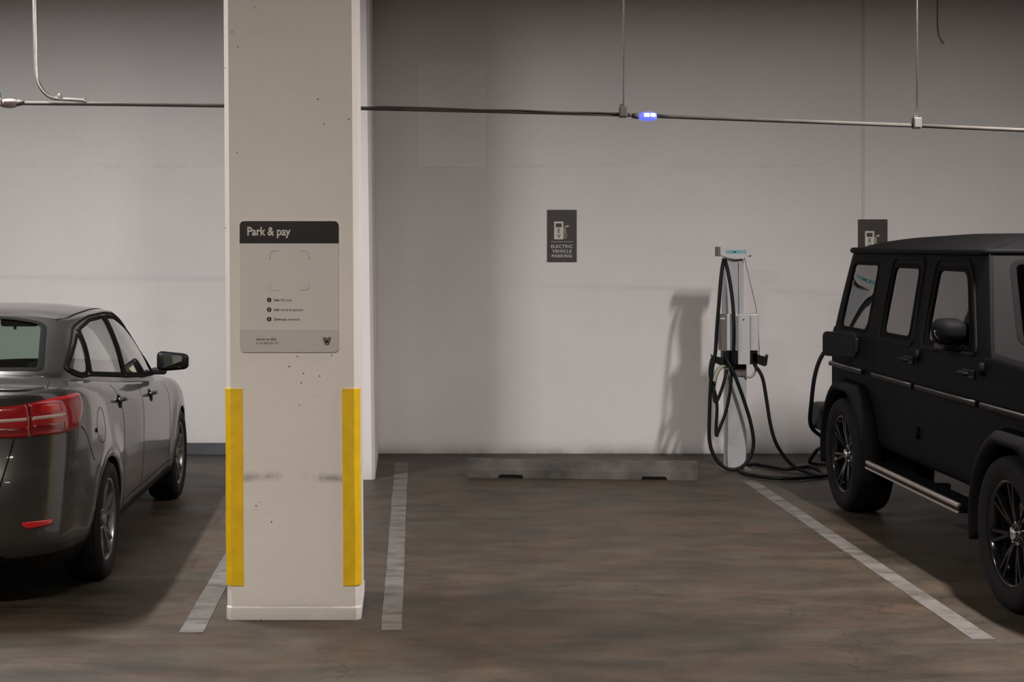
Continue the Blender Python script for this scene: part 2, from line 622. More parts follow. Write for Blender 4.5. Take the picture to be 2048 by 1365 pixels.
def pillar_profile(hw, dp, ch, grow=0.0):
    hw += grow
    f, b = -grow, dp + grow
    return [(-hw + ch, f), (hw - ch, f), (hw, f + ch), (hw, b - ch), (hw - ch, b), (-hw + ch, b), (-hw, b - ch), (-hw, f + ch)]


def pillar(name, xc, yf, hw, dp, mat, lean, plinth):
    rows = []
    if plinth:
        rows += [(0, 0.004), (0.058, 0.004), (0.066, 0.0)]
    else:
        rows += [(0, 0.0)]
    for z in (0.6, 1.2, 1.8, 2.4, 3.0, 3.6, Z1):
        rows.append((z, 0.0))
    verts, faces = [], []
    for (z, g) in rows:
        for (x, y) in pillar_profile(hw, dp, 0.024, g):
            verts.append((xc + x - lean * z, yf + y, z))
    k = 8
    for i in range(len(rows) - 1):
        for j in range(k):
            faces.append((i * k + j, i * k + (j + 1) % k, (i + 1) * k + (j + 1) % k, (i + 1) * k + j))
    faces.append(tuple(range(k))[::-1])
    faces.append(tuple((len(rows) - 1) * k + j for j in range(k)))
    return tag(mesh_obj(name, verts, faces, mat), kind='structure')


PX, PY, PHW = -0.558, 7.43, 0.327
tag(pillar('pillar', PX, PY, PHW, 0.62, 'pillar', 0.0065, True), 'square off-white concrete pillar with chamfered corners and yellow corner guards')
tag(pillar('pillar', -0.56, 11.86, 0.305, D_WALL - 11.86, 'pillar_rear', 0.012, False), 'white concrete pier standing against the wall behind the square pillar')


# painted bay lines
def bay_line(pts_l, pts_r, label):
    verts, faces = [], []
    k = len(pts_l)
    for z in (0.0, 0.003):
        for a, b_ in zip(pts_l, pts_r):
            verts += [(a[0], a[1], z), (b_[0], b_[1], z)]
    n = 2 * k
    for i in range(k - 1):
        faces.append((n + 2 * i, n + 2 * i + 1, n + 2 * i + 3, n + 2 * i + 2))
        faces.append((2 * i, 2 * i + 2, 2 * i + 3, 2 * i + 1))
        faces.append((2 * i, n + 2 * i, n + 2 * i + 2, 2 * i + 2))
        faces.append((2 * i + 1, 2 * i + 3, n + 2 * i + 3, n + 2 * i + 1))
    faces.append((0, 1, n + 1, n))
    faces.append((2 * k - 2, n + 2 * k - 2, n + 2 * k - 1, 2 * k - 1))
    return tag(fix_normals(mesh_obj('bay_line', verts, faces, 'stripe')), label, 'parking line')


def gp(u, v):
    d = F_PX * CAM_H / (v - VPY)
    return ((u - VPX) * d / F_PX, d)


rl = random.Random(3)


def ragged(a, b, n, amp):
    out = []
    for i in range(n + 1):
        t = i / n
        out.append((a[0] + (b[0] - a[0]) * t + (rl.random() - 0.5) * amp, a[1] + (b[1] - a[1]) * t))
    return out


bay_line(ragged(gp(790, 927), gp(762, 1262), 16, 0.006), ragged(gp(816, 927), gp(803, 1262), 16, 0.006),
         'worn white bay line on the floor beside the square pillar')
bay_line(ragged((-1.085, 12.4), gp(357, 1267), 16, 0.005), ragged((-0.975, 12.4), gp(405, 1267), 16, 0.005),
         'white bay line between the sedan and the square pillar')
bay_line(ragged((2.605, 11.80), gp(1945, 1281), 16, 0.005), ragged((2.715, 11.80), gp(1992, 1281), 16, 0.005),
         'long white bay line running beside the black four-wheel drive')


# yellow corner guards
def corner_guard(side, label):
    w, t, z0, z1 = 0.083, 0.005, 0.168, 1.134
    hw = PHW
    e = 0.0005
    xo, xi = hw + t, hw - w
    ch = 0.024
    prof = [(xi, -t - e), (hw - ch + 0.0, -t - e), (xo, ch - e), (xo, 0.075), (hw + e, 0.075), (hw + e, ch + 0.002), (hw - ch - 0.002, -e), (xi, -e)]
    rows = [(z0, 0), (z0 + 0.3, 0.001), (z0 + 0.62, -0.001), (z1, 0)]
    verts, faces = [], []
    k = len(prof)
    for (z, wob) in rows:
        for (x, y) in prof:
            verts.append((PX + side * (x + wob) - 0.0065 * z, PY + y, z))
    for i in range(len(rows) - 1):
        for j in range(k):
            faces.append((i * k + j, i * k + (j + 1) % k, (i + 1) * k + (j + 1) % k, (i + 1) * k + j))
    faces.append(tuple(range(k)))
    faces.append(tuple((len(rows) - 1) * k + j for j in range(k)))
    o = fix_normals(mesh_obj('corner_guard', verts, faces, 'yellow'))
    return tag(o, label, 'corner guard', 'yellow corner guards on the pillar')


corner_guard(-1, 'yellow rubber corner guard on the pillar edge facing the sedan')
corner_guard(1, 'yellow rubber corner guard on the pillar edge facing the empty bay')


# wheel stop
def wheel_stop():
    a, b_ = gp(935, 951), gp(1398, 962)
    c = ((a[0] + b_[0]) / 2, (a[1] + b_[1]) / 2 + 0.02)
    L_ = 1.80
    root = empty('wheel_stop', (c[0], c[1], 0), -math.radians(5.0))
    tag(root, 'stained grey concrete wheel stop on the floor of the empty bay', 'wheel stop')
    xs = [-L_ / 2, -0.66, -0.645, -0.47, -0.455, 0.46, 0.475, 0.65, 0.665, L_ / 2]
    notch = [0, 0, 1, 1, 0, 0, 1, 1, 0, 0]
    rnd = random.Random(5)
    verts, faces = [], []
    for x, nn in zip(xs, notch):
        zb = 0.026 if nn else 0.0
        j = lambda: (rnd.random() - 0.5) * 0.006
        verts += [(x, -0.075, zb), (x, -0.072, 0.06), (x, -0.052 + j(), 0.128 + j()), (x, -0.035, 0.138 + j()),
                  (x, 0.035, 0.138 + j()), (x, 0.052, 0.128), (x, 0.072, 0.06), (x, 0.075, zb)]
    k = 8
    for i in range(len(xs) - 1):
        for q in range(k):
            faces.append((i * k + q, i * k + (q + 1) % k, (i + 1) * k + (q + 1) % k, (i + 1) * k + q))
    faces.append(tuple(range(k)))
    faces.append(tuple((len(xs) - 1) * k + q for q in range(k)))
    fix_normals(mesh_obj('body', verts, faces, 'concrete', root))
    for x in (-0.5575, 0.5625):
        box('drain_slot', (x, -0.035, 0.0125), (0.18, 0.07, 0.023), 'void', root)


wheel_stop()


# ------------------------------------------------------------------ ceiling strip lights (outside the view, they light the place)
def strip_light(x, y, z, rz, power, col, label):
    root = empty('strip_light', (x, y, z), rz)
    tag(root, label, 'ceiling light', 'ceiling strip lights')
    prism('housing', [(-0.09, 0.0), (0.09, 0.0), (0.06, 0.055), (-0.06, 0.055)], 'x', -0.62, 0.62, 'lamp_housing', root)
    for s in (-0.45, 0.45):
        tube('hanger_rod', [(s, 0, 0.05), (s, 0, Z1 - z)], 0.005, 'galv', root, 8)
    ld = bpy.data.lights.new('strip_lamp', 'AREA')
    ld.shape = 'RECTANGLE'
    ld.size = 1.2
    ld.size_y = 0.12
    ld.energy = power
    ld.color = col
    lo = bpy.data.objects.new('strip_lamp', ld)
    COL.objects.link(lo)
    lo.parent = root
    lo.location = (0, 0, -0.012)
    return root


FL = ['white strip light hanging above the black four-wheel drive', 'white strip light hanging above the sedan',
      'white strip light hanging over the aisle before the square pillar', 'white strip light hanging over the far aisle',
      'white strip light hanging over the aisle behind the sedan']
for f, lab in zip(FIXTURES, FL):
    strip_light(*f, lab)

# ------------------------------------------------------------------ conduits, hangers, indicators
DC = 8.6


def conduit_run():
    pts = [P(u, v, DC) for (u, v) in ((-60, 204.5), (40, 206.5), (240, 208.5), (445, 211.5), (600, 214), (718, 216.5), (980, 222.5), (1246, 229.5),
                                      (1340, 233.5), (1600, 243.0), (1833, 251.5), (2060, 261.0))]
    pts = [Vector((-9.0, DC, pts[0].z + 0.02))] + pts + [Vector((11.0, DC, pts[-1].z - 0.25))]
    r = empty('conduit_run', pts[0])
    tag(r, 'long thin grey metal conduit running behind the pillar above the bays', 'conduit')
    zx = lambda x: float(np.interp(x, [p.x for p in pts], [p.z for p in pts]))
    cuts = [(P(19, 0, DC).x, 0.060, 0.087), (P(1246, 0, DC).x, 0.024, 0.024), (P(1297, 0, DC).x, 0.097, 0.048), (P(1833, 0, DC).x, 0.024, 0.024)]
    x = pts[0].x
    for (c, lo, hi) in cuts + [(pts[-1].x, 0.0, 0.0)]:
        seg = [x] + [p.x for p in pts if x < p.x < c - lo] + [c - lo]
        tube('pipe', [(q - pts[0].x, 0, zx(q) - pts[0].z) for q in seg], 0.0112, 'galv_dull', r, 12)
        x = c + hi
    pts2 = [p + Vector((0, -0.004, 0.0165)) for p in catmull([P(u, v, DC) for (u, v) in ((740, 214.5), (860, 217.5), (960, 221.5), (1040, 222.5), (1120, 227), (1200, 227.5), (1240, 230))], 5)]
    o2 = tube('loose_wire', [p - Vector((0, 0.010, 0.012)) for p in pts2], 0.004, 'wire', None, 6)
    tag(o2, 'thin dark wire lying along the conduit between the pillar and its hanger', 'wire')


conduit_run()


def hanger(u, v, label_box, label_rod):
    c = P(u, v, DC)
    r = empty('conduit_hanger', (c.x, c.y, c.z))
    tag(r, label_box, 'hanger box', 'hanger boxes on the conduit')
    box('box', (0, -0.004, 0.014), (0.046, 0.040, 0.062), 'box', r, 0.003)
    box('cover_plate', (0.0, -0.0265, 0.016), (0.038, 0.004, 0.052), 'box', r, 0.0015)
    box('clamp_nut', (-0.010, 0.0, 0.052), (0.014, 0.014, 0.016), 'galv_dull', r, 0.002)
    tube('rod', [(0.003, 0, 0.045), (0.003, 0, Z1 - c.z)], 0.0048, 'galv', r, 8)


hanger(1246, 229.5, 'small grey box with a thin rod on the conduit beside the lit blue indicator', '')
hanger(1833, 251.5, 'small grey box with a thin rod on the conduit above the black four-wheel drive', '')


def indicator(u, v, lit, label):
    c = P(u, v, DC)
    r = empty('bay_indicator', (c.x, c.y, c.z))
    tag(r, label, 'indicator light')
    prof = [(0.0, -0.058), (0.014, -0.058), (0.022, -0.040), (0.026, -0.020), (0.027, 0.0), (0.026, 0.020), (0.022, 0.036), (0.014, 0.046), (0.0, 0.046)]
    lathe('housing', prof, 'blue_lens' if lit else 'lens_dull', r, 24, 'x', (0, 0, -0.003), closed=False)
    if lit:
        box('lens', (-0.013, -0.024, 0.003), (0.030, 0.012, 0.018), 'blue_led', r, 0.004)
        box('lens', (0.022, -0.024, 0.003), (0.026, 0.012, 0.018), 'blue_led', r, 0.004)
    else:
        box('lens', (0.0, -0.022, 0.004), (0.055, 0.012, 0.012), 'lens_dull', r, 0.003)
        box('end_band', (-0.045, -0.004, 0.002), (0.012, 0.05, 0.04), 'lens_dull', r, 0.005)
    lathe('collar', [(0.0, 0.045 if not lit else -0.058), (0.019, 0.045 if not lit else -0.058), (0.0120, 0.085 if not lit else -0.095), (0.0, 0.085 if not lit else -0.095)], 'galv_dull', r, 16, 'x', closed=False)


indicator(1297, 232.0, True, 'lit blue-white bay indicator on the conduit above the empty bay')
indicator(19, 206.0, False, 'dull reddish unlit bay indicator on the conduit above the sedan')


def conduit_drop():
    pts = [P(68.5, -40, DC - 0.03), P(69.5, 30, DC - 0.03), P(71, 100, DC - 0.03), P(71.5, 135, DC - 0.03), P(74, 158, DC - 0.03), P(81, 175, DC - 0.03),
           P(92, 188, DC - 0.028), P(104, 195.5, DC - 0.026), P(118, 198.5, DC - 0.026), P(145, 200, DC - 0.025), P(173, 201.8, DC - 0.025)]
    pts[0].z = Z1
    pts[0].x = pts[1].x - 0.01
    r = empty('conduit_drop', pts[0])
    tag(r, 'shiny galvanised conduit coming down and bending onto the run above the sedan', 'conduit')
    q = [pts[0], pts[1], pts[2]] + catmull(pts[3:], 6)
    tube('pipe', [p - pts[0] for p in q], 0.0118, 'galv', r, 14)
    c = P(119, 195.0, DC - 0.026) - pts[0]
    box('clamp', (c.x, c.y, c.z), (0.022, 0.026, 0.028), 'galv', r, 0.003)
    tube('screw', [(c.x, c.y, c.z + 0.01), (c.x, c.y, c.z + 0.022)], 0.006, 'galv', r, 8)


conduit_drop()
o = box('green_tag', P(0, 190, DC), (0.010, 0.010, 0.034), 'green', None, 0.003)
tag(o, 'small green tag standing on the conduit beside the dull indicator', 'tag')


def wall_wire():
    pts = [P(1874.5, -30, D_WALL - 0.05), P(1875, 20, D_WALL - 0.05), P(1875.5, 50, D_WALL - 0.05), P(1878, 70, D_WALL - 0.05), P(1884, 82, D_WALL - 0.05), P(1889, 86.5, D_WALL - 0.05)]
    o = tube('hanging_wire', pts, 0.004, 'wire', None, 6, False, 5)
    tag(o, 'short loose wire end hanging down the wall above the black four-wheel drive', 'wire')


wall_wire()


def pillar_sensor():
    c = P(436, 4, 7.75)
    r = empty('pillar_sensor', (PX - PHW - 0.0065 * 3.05, 7.75, c.z))
    tag(r, 'small grey sensor with a pale looped cable high on the pillar side', 'sensor')
    box('body', (-0.016, 0, 0.01), (0.032, 0.05, 0.055), 'box', r, 0.006)
    tube('cable', [(-0.020, 0, 0.03), (-0.040, -0.01, 0.012), (-0.055, -0.01, 0.04), (-0.065, 0, 0.12)], 0.0035, 'sign_white', r, 8, False, 6)


pillar_sensor()


# ------------------------------------------------------------------ signs
def park_sign():
    d = PY - 0.001
    px = d / F_PX
    zc = lambda v: CAM_H - (v - VPY) * px
    xc = lambda u: (u - VPX) * px
    x0, x1, zt, zb = xc(479.5), xc(677.5), zc(442.5), zc(705)
    cx, cz = (x0 + x1) / 2, (zt + zb) / 2
    r = empty('parking_sign', (cx, d, zb))
    tag(r, 'white parking payment sign with a black header reading Park & pay', 'sign')
    lx = lambda u: xc(u) - cx
    lz = lambda v: zc(v) - zb
    prism('plate', rrect(x1 - x0, zt - zb, 0.022, 5, 0, (zt - zb) / 2), 'y', -0.006, 0.0, 'sign_white', r)
    fy = -0.0062
    hdr = [(lx(479.5), lz(487)), (lx(677.5), lz(487))]
    a = rrect(x1 - x0, 0.2, 0.022, 5, 0, (zt - zb) - 0.1)
    top = [p for p in a if p[1] > lz(487)]
    prism('header', [hdr[1]] + top + [hdr[0]], 'y', fy - 0.0012, fy, 'sign_black', r)
    a = rrect(x1 - x0 - 0.002, 0.2, 0.021, 5, 0, 0.1 + 0.001)
    bot = [p for p in a if p[1] < lz(660)]
    prism('footer', [(lx(480), lz(660))] + bot + [(lx(677), lz(660))], 'y', fy - 0.0008, fy, 'sign_foot', r)
    ty = fy - 0.0020
    text('heading', 'Park & pay', 0.0585, (lx(494), ty, lz(471)), 'sign_white', r, 0.018, xs=0.86, space=0.97)
    # corner brackets that framed the code
    for sx in (-1, 1):
        for sz in (-1, 1):
            cxx, czz = lx(579.5), lz(541)
            w, h, q = 0.0955, 0.0955, 0.018
            pts = [(cxx + sx * w * 0.55, ty + 0.001, czz + sz * h), (cxx + sx * (w - q), ty + 0.001, czz + sz * h)]
            for i in range(1, 6):
                a_ = PI / 2 * i / 6
                pts.append((cxx + sx * (w - q + q * math.sin(a_)), ty + 0.001, czz + sz * (h - q + q * math.cos(a_))))
            pts += [(cxx + sx * w, ty + 0.001, czz + sz * (h - q)), (cxx + sx * w, ty + 0.001, czz + sz * h * 0.55)]
            tube('frame_corner', pts, 0.0016, 'sign_edge', r, 6)
    rows = [(600, '1', 'Scan', 'QR code', 561.5), (619.5, '2', 'Add', 'vehicle & payment', 559.5), (638.5, '3', 'Drive out', 'seamlessly', 576)]
    for (v, n_, b_, s_, u2) in rows:
        prism('bullet', [(lx(538.5) + 0.0112 * math.cos(2 * PI * i / 24), lz(v) + 0.0112 * math.sin(2 * PI * i / 24)) for i in range(24)], 'y', ty, fy, 'sign_ink', r)
        text('bullet_number', n_, 0.014, (lx(538.5), ty - 0.0012, lz(v) - 0.005), 'sign_white', r, 0.01, 'CENTER')
        tb = text('step_bold', b_, 0.0165, (lx(548), ty, lz(v) - 0.006), 'sign_ink', r, 0.012, xs=0.92)
        text('step_text', s_, 0.0165, (max(q.co.x for q in tb.data.vertices) + 0.005, ty, lz(v) - 0.006), 'sign_ink_soft', r, 0.0, xs=0.92)
    text('footer_bold', 'Scan for our FAQ', 0.0145, (lx(513), ty, lz(679) - 0.004), 'sign_ink', r, 0.010, xs=0.92)
    text('footer_text', 'or call (800) 692 1791', 0.0145, (lx(513), ty, lz(686.5) - 0.004), 'sign_ink_soft', r, 0.0, xs=0.85)
    # lattice V emblem
    e = []
    V_ = lambda u, v: Vector((lx(u), ty, lz(v)))
    A, B, C, D, E, F_, G = (646, 676), (652, 676), (654, 684), (656, 676), (662, 676), (657, 689.5), (651, 689.5)
    K = [(A, B), (B, C), (C, D), (D, E), (E, F_), (F_, G), (G, A), ((648, 681), B), ((648, 681), (653, 682)), ((649.5, 685.5), (653, 682)), ((649.5, 685.5), C),
         ((660, 681), D), ((660, 681), (655, 682)), ((658.5, 685.5), (655, 682)), ((658.5, 685.5), C), (G, C), (F_, C)]
    vv, ff = [], []
    for (p, q) in K:
        a_, b_ = V_(*p), V_(*q)
        t = (b_ - a_).normalized()
        s = Vector((-t.z, 0, t.x)) * 0.0017
        k = len(vv)
        for off in (Vector((0, 0, 0)), Vector((0, 0.0012, 0))):
            vv += [a_ - s + off, a_ + s + off, b_ + s + off, b_ - s + off]
        ff += [(k, k + 1, k + 2, k + 3), (k + 7, k + 6, k + 5, k + 4)] + [(k + i, k + 4 + i, k + 4 + (i + 1) % 4, k + (i + 1) % 4) for i in range(4)]
    fix_normals(mesh_obj('emblem', vv, ff, 'sign_ink', r))


park_sign()


def ev_sign(u0, v0, label):
    s = D_WALL / F_PX
    w, h = 59 * s, 104.5 * s
    c = P(u0 + 29.5, v0 + 104.5, D_WALL)
    r = empty('electric_vehicle_sign', (c.x, D_WALL - 0.0005, c.z))
    tag(r, label, 'sign')
    L_ = lambda u, v: ((u - 29.5) * s, (104.5 - v) * s)
    box('plate', (0, -0.003, h / 2), (w, 0.006, h), 'ev_plate', r, 0.001)
    ty = -0.0066

    def bar(name, u0, v0, u1, v1, mat, dy=0.0):
        a, b_ = L_(u0, v0), L_(u1, v1)
        return box(name, ((a[0] + b_[0]) / 2, ty - dy, (a[1] + b_[1]) / 2), (abs(b_[0] - a[0]), 0.0016, abs(b_[1] - a[1])), mat, r)
    bar('pump_body', 14.2, 23.5, 32.5, 59, 'ev_ink')
    bar('pump_screen', 17.3, 27.0, 29.2, 35.0, 'ev_plate', 0.001)
    for t_, v in (('E', 45.5), ('V', 56.5)):
        p = L_(23.3, v)
        text('pump_letter', t_, 0.049, (p[0], ty - 0.0015, p[1]), 'ev_plate', r, 0.022, 'CENTER')
    pts = [L_(*q) for q in ((33.0, 36.5), (34.5, 37.5), (34.6, 45), (34.4, 53), (35.6, 56.6), (37.6, 56.3), (38.8, 53), (38.0, 48), (36.6, 43), (36.4, 37), (36.6, 33.2), (38.2, 32.6))]
    tube('pump_hose', catmull([(a, ty, b_) for a, b_ in pts], 4), 0.0026, 'ev_ink', r, 6)
    prism('pump_plug', [L_(*q) for q in ((37.6, 33.4), (39.6, 31.6), (42.3, 30.4), (42.3, 31.6), (43.8, 31.6), (43.8, 32.6), (42.3, 32.6), (42.3, 34.2), (38.6, 34.4))], 'y', ty - 0.001, ty + 0.001, 'ev_ink', r)
    bar('rule', 8.2, 63.3, 51.5, 64.3, 'sign_edge')
    for t_, v, w_ in (('ELECTRIC', 76.0, 43.0), ('VEHICLE', 85.6, 38.5), ('PARKING', 95.2, 40.0)):
        p = L_(29.6, v)
        t = text('lettering', t_, 0.0385, (0, 0, 0), 'ev_ink', r, 0.012, 'CENTER', space=1.12)
        xs_ = [v_.co.x for v_ in t.data.vertices]
        k = w_ * s / (max(xs_) - min(xs_))
        mid = (max(xs_) + min(xs_)) / 2
        for v_ in t.data.vertices:
            v_.co = Vector(((v_.co.x - mid) * k + p[0], v_.co.y + ty - 0.0006, v_.co.z + p[1]))
    return r


ev_sign(1094, 420, 'charcoal electric vehicle parking sign on the wall above the wheel stop')
ev_sign(1715.5, 439, 'charcoal electric vehicle parking sign partly hidden behind the black four-wheel drive')


# ------------------------------------------------------------------ charging station
def charger():
    DP = 12.40
    base = P(1470, 941, DP)
    XB = base.x
    r = empty('charging_station', (XB, DP, 0))
    tag(r, 'silver-grey electric car charging station on a post with black cables', 'charger')
    s = DP / F_PX
    lx = lambda u: (u - VPX) * s - XB
    lz = lambda v: CAM_H - (v - VPY) * s

    def bx(name, u0, u1, v0, v1, y0, y1, mat, bevel=0.004, parent=r):
        return box(name, ((lx(u0) + lx(u1)) / 2, (y0 + y1) / 2, (lz(v0) + lz(v1)) / 2),
                   (abs(lx(u1) - lx(u0)), y1 - y0, abs(lz(v0) - lz(v1))), mat, parent, bevel)
    z_ = lz
    # lower post: hollow looking channel, turned a little
    rot = Matrix.Rotation(math.radians(9), 3, 'Z')
    box('post', (0, 0.0, z_(736) / 2), (0.160, 0.105, z_(736)), 'ch_post', r, 0.004, 2, rot)
    box('post', (lx(1466), 0.02, (z_(518) + z_(736)) / 2), (0.155, 0.09, z_(518) - z_(736)), 'ch_post', r, 0.004, 2, rot)
    tube('post_rib', [(lx(1476.5), -0.034, z_(520)), (lx(1476.5), -0.034, z_(632))], 0.004, 'ch_silver', r, 6)
    tube('post_rib', [(lx(1449.5), -0.022, z_(520)), (lx(1449.5), -0.022, z_(632))], 0.004, 'ch_dark', r, 6)
    prism('base_plate', rrect(0.24, 0.20, 0.01, 3), 'z', 0, 0.012, 'ch_dark', r)
    bx('post_collar', 1451, 1490, 729, 752, -0.062, 0.06, 'ch_dark', 0.004)
    # head with curved lower edge and lettering
    pts = [(lx(1437), z_(494)), (lx(1498.5), z_(495)), (lx(1498.5), z_(510))]
    for i in range(0, 13):
        t = i / 12
        u = 1494 - 52 * t
        pts.append((lx(u), z_(512 + 6.5 * math.sin(PI * t))))
    pts.append((lx(1437), z_(510)))
    prism('head', pts, 'y', -0.075, 0.055, 'ch_silver', r)
    bx('head_side', 1432.5, 1437, 494, 513, -0.065, 0.055, 'ch_dark', 0.002)
    bx('head_corner', 1492, 1498.5, 510, 513.5, -0.07, 0.04, 'black', 0.002)
    t = text('brand_lettering', 'SIEMENS', 0.040, (0, 0, 0), 'teal', r, 0.02, 'CENTER')
    xs_ = [v.co.x for v in t.data.vertices]
    k = (1488 - 1447) * s / (max(xs_) - min(xs_))
    mid = (max(xs_) + min(xs_)) / 2
    for v in t.data.vertices:
        v.co = Vector(((v.co.x - mid) * k + lx(1467.8), v.co.y - 0.0755, v.co.z + z_(507.3)))
    # charger body
    bx('body', 1447, 1510.5, 627, 700, -0.135, 0.0, 'ch_silver', 0.008)
    prof = [(lx(1433), z_(628)), (lx(1448), z_(628)), (lx(1448), z_(700)), (lx(1437), z_(700))]
    prism('body_side', prof, 'y', -0.12, 0.0, 'ch_dark', r)
    bx('body_side_badge', 1434.5, 1443.5, 634.5, 638, -0.123, -0.10, 'ch_silver', 0.0015)
    bx('base_cover', 1441, 1509.5, 700, 727, -0.115, 0.0, 'black', 0.006)
    bx('base_cover_step', 1457, 1487, 726, 736, -0.085, 0.0, 'black', 0.004)
    bx('front_strip', 1468.5, 1492, 627, 726.5, -0.150, -0.118, 'ch_silver', 0.003)
    bx('slot', 1465.3, 1467.0, 632, 697, -0.1365, -0.12, 'ch_dark', 0.0)
    bx('slot', 1492.6, 1493.6, 632, 697, -0.1365, -0.12, 'ch_dark', 0.0)
    lathe('status_light', [(0.0, 0.0), (0.006, 0.0), (0.006, 0.004), (0.0, 0.004)], 'black', r, 12, 'y', (lx(1479), -0.1535, z_(638)), closed=False)
    # holsters: angled cups each side
    for (ua, va, ub, vb) in ((1444, 727, 1419, 708), (1499, 716, 1530, 714)):
        a, b_ = Vector((lx(ua), -0.07, z_(va))), Vector((lx(ub), -0.09, z_(vb)))
        sgn = -1 if ub < ua else 1
        h = empty  # noqa
        hp = [(lx(ua), z_(va - 12)), (lx(ub - sgn * 4), z_(vb + (3 if sgn < 0 else -1))), (lx(ub), z_(vb - 6 if sgn > 0 else vb)), (lx(ub - sgn * 3), z_(vb + 15)), (lx(ub - sgn * 8), z_(vb + 17)), (lx(ua), z_(va + 6))]
        prism('holster', hp, 'y', -0.115, -0.035, 'black', r)
    tube('holster_hook', [(lx(1488), -0.06, z_(752)), (lx(1496), -0.07, z_(753.5)), (lx(1503), -0.075, z_(748)), (lx(1507), -0.08, z_(738)), (lx(1508), -0.08, z_(728))], 0.010, 'grip', r, 8, False, 5)
    # grey connector grip parked at the left
    con = tube('connector', [(lx(1448), -0.09, z_(731)), (lx(1440), -0.105, z_(731)), (lx(1431), -0.115, z_(738)), (lx(1425), -0.12, z_(750)), (lx(1422.5), -0.12, z_(761))], lambda t: 0.014 + 0.007 * t, 'grip', r, 10, False, 5)
    tube('cable_boot', [(lx(1422.5), -0.12, z_(760)), (lx(1422), -0.12, z_(769))], 0.015, 'black', con, 10)
    box('connector_tip', (lx(1449), -0.09, z_(744)), (0.026, 0.03, 0.085), 'grip', r, 0.008, 2, Matrix.Rotation(math.radians(12), 3, 'Y'))
    # cables in front of the post
    def cable(name, q, rad=0.0150, n=6):
        return tube(name, [(lx(u), y, z_(v)) for (u, v, y) in q], rad, 'cable', r, 10, False, n)
    cable('hanging_cable', [(1457, 722, -0.155), (1458.5, 690, -0.175), (1458.5, 640, -0.175), (1456, 590, -0.15), (1450, 545, -0.12), (1444.5, 522, -0.105), (1440, 530, -0.105), (1435, 565, -0.12),
                            (1431, 610, -0.13), (1427, 660, -0.13), (1424, 705, -0.13), (1418, 735, -0.13), (1414.5, 775, -0.13), (1412.5, 830, -0.13), (1412.5, 875, -0.13), (1420, 905, -0.14), (1438, 928, -0.15),
                            (1459, 934, -0.16), (1480, 925, -0.16), (1494, 903, -0.16), (1498, 877, -0.16), (1492, 840, -0.16), (1479, 797, -0.16), (1463, 753, -0.16), (1452, 728, -0.15), (1446, 715, -0.12)])
    box('cable_clip', (lx(1443.5), -0.105, z_(520)), (0.036, 0.05, 0.032), 'black', r, 0.008)
    cable('looped_cable', [(1447, 722, -0.12), (1454, 735, -0.135), (1455, 757, -0.14), (1451, 790, -0.14), (1443, 825, -0.14), (1430, 858, -0.14), (1426, 868, -0.14), (1425.5, 850, -0.135), (1427.5, 812, -0.13),
                           (1424, 785, -0.125), (1417, 765, -0.12), (1414.5, 742, -0.115), (1417, 722, -0.11), (1421, 713, -0.10)], 0.0135)
    cable('connector_cable', [(1422, 767, -0.12), (1421, 785, -0.13), (1423, 800, -0.14), (1428, 796, -0.145), (1436, 776, -0.145), (1443, 752, -0.14), (1446, 738, -0.12)], 0.013)
    tube('retractor_wire', [(lx(1486), -0.05, z_(515)), (lx(1497), -0.06, z_(565)), (lx(1507), -0.08, z_(612)), (lx(1511.5), -0.09, z_(645)), (lx(1513), -0.09, z_(690)), (lx(1513.5), -0.09, z_(712))], 0.0026, 'wire', r, 6)
    # cable in use: from the right holster to the floor and on to the black car
    def wp(u, v, d, z=None):
        p = P(u, v, d)
        return (p.x - XB, p.y - DP, p.z if z is None else z)
    R_ = 0.0150

    def fl(u, v):
        g = gp(u, v)
        return (g[0] - XB, g[1] - DP, R_ + 0.005)
    ab = lambda x, y, z: (x - XB, y - DP, z)
    path = [wp(1506, 722, 12.31), wp(1511, 733, 12.30), wp(1518, 742, 12.29), wp(1526, 760, 12.28), wp(1533, 800, 12.27), wp(1541, 850, 12.26), wp(1552, 887, 12.25), wp(1571, 917, 12.23), wp(1590, 935, 12.2),
            fl(1612, 949), fl(1638, 957), (gp(1644, 950)[0] - XB, gp(1644, 950)[1] - DP, R_ + 0.002), (fl(1622, 945)[0], fl(1622, 945)[1], 0.040), (fl(1600, 945)[0], fl(1600, 945)[1], 0.036), fl(1570, 944), fl(1535, 938), fl(1505, 934), fl(1484, 939), fl(1479, 945),
            fl(1490, 952), fl(1515, 958), fl(1550, 962), fl(1590, 963), fl(1620, 960), fl(1655, 957), fl(1680, 951), fl(1688, 943), fl(1668, 936), fl(1640, 934), wp(1627, 930, 12.6, 0.02), wp(1618.5, 920, 12.45, 0.055), wp(1622, 910, 12.2, 0.12), wp(1634, 901, 11.9), wp(1648, 893, 11.6), wp(1650, 880, 11.35),
            ab(2.985, 11.21, 0.50), ab(2.95, 11.06, 0.70), ab(2.960, 11.0, 0.90), ab(3.00, 10.96, 1.04), ab(3.07, 10.93, 1.12)]
    tube('charging_cable', path, R_, 'cable', r, 10, False, 6)
    tube('charging_plug', [ab(3.035, 10.945, 1.09), ab(3.09, 10.925, 1.13)], 0.026, 'black', r, 12)
    return r


charger()


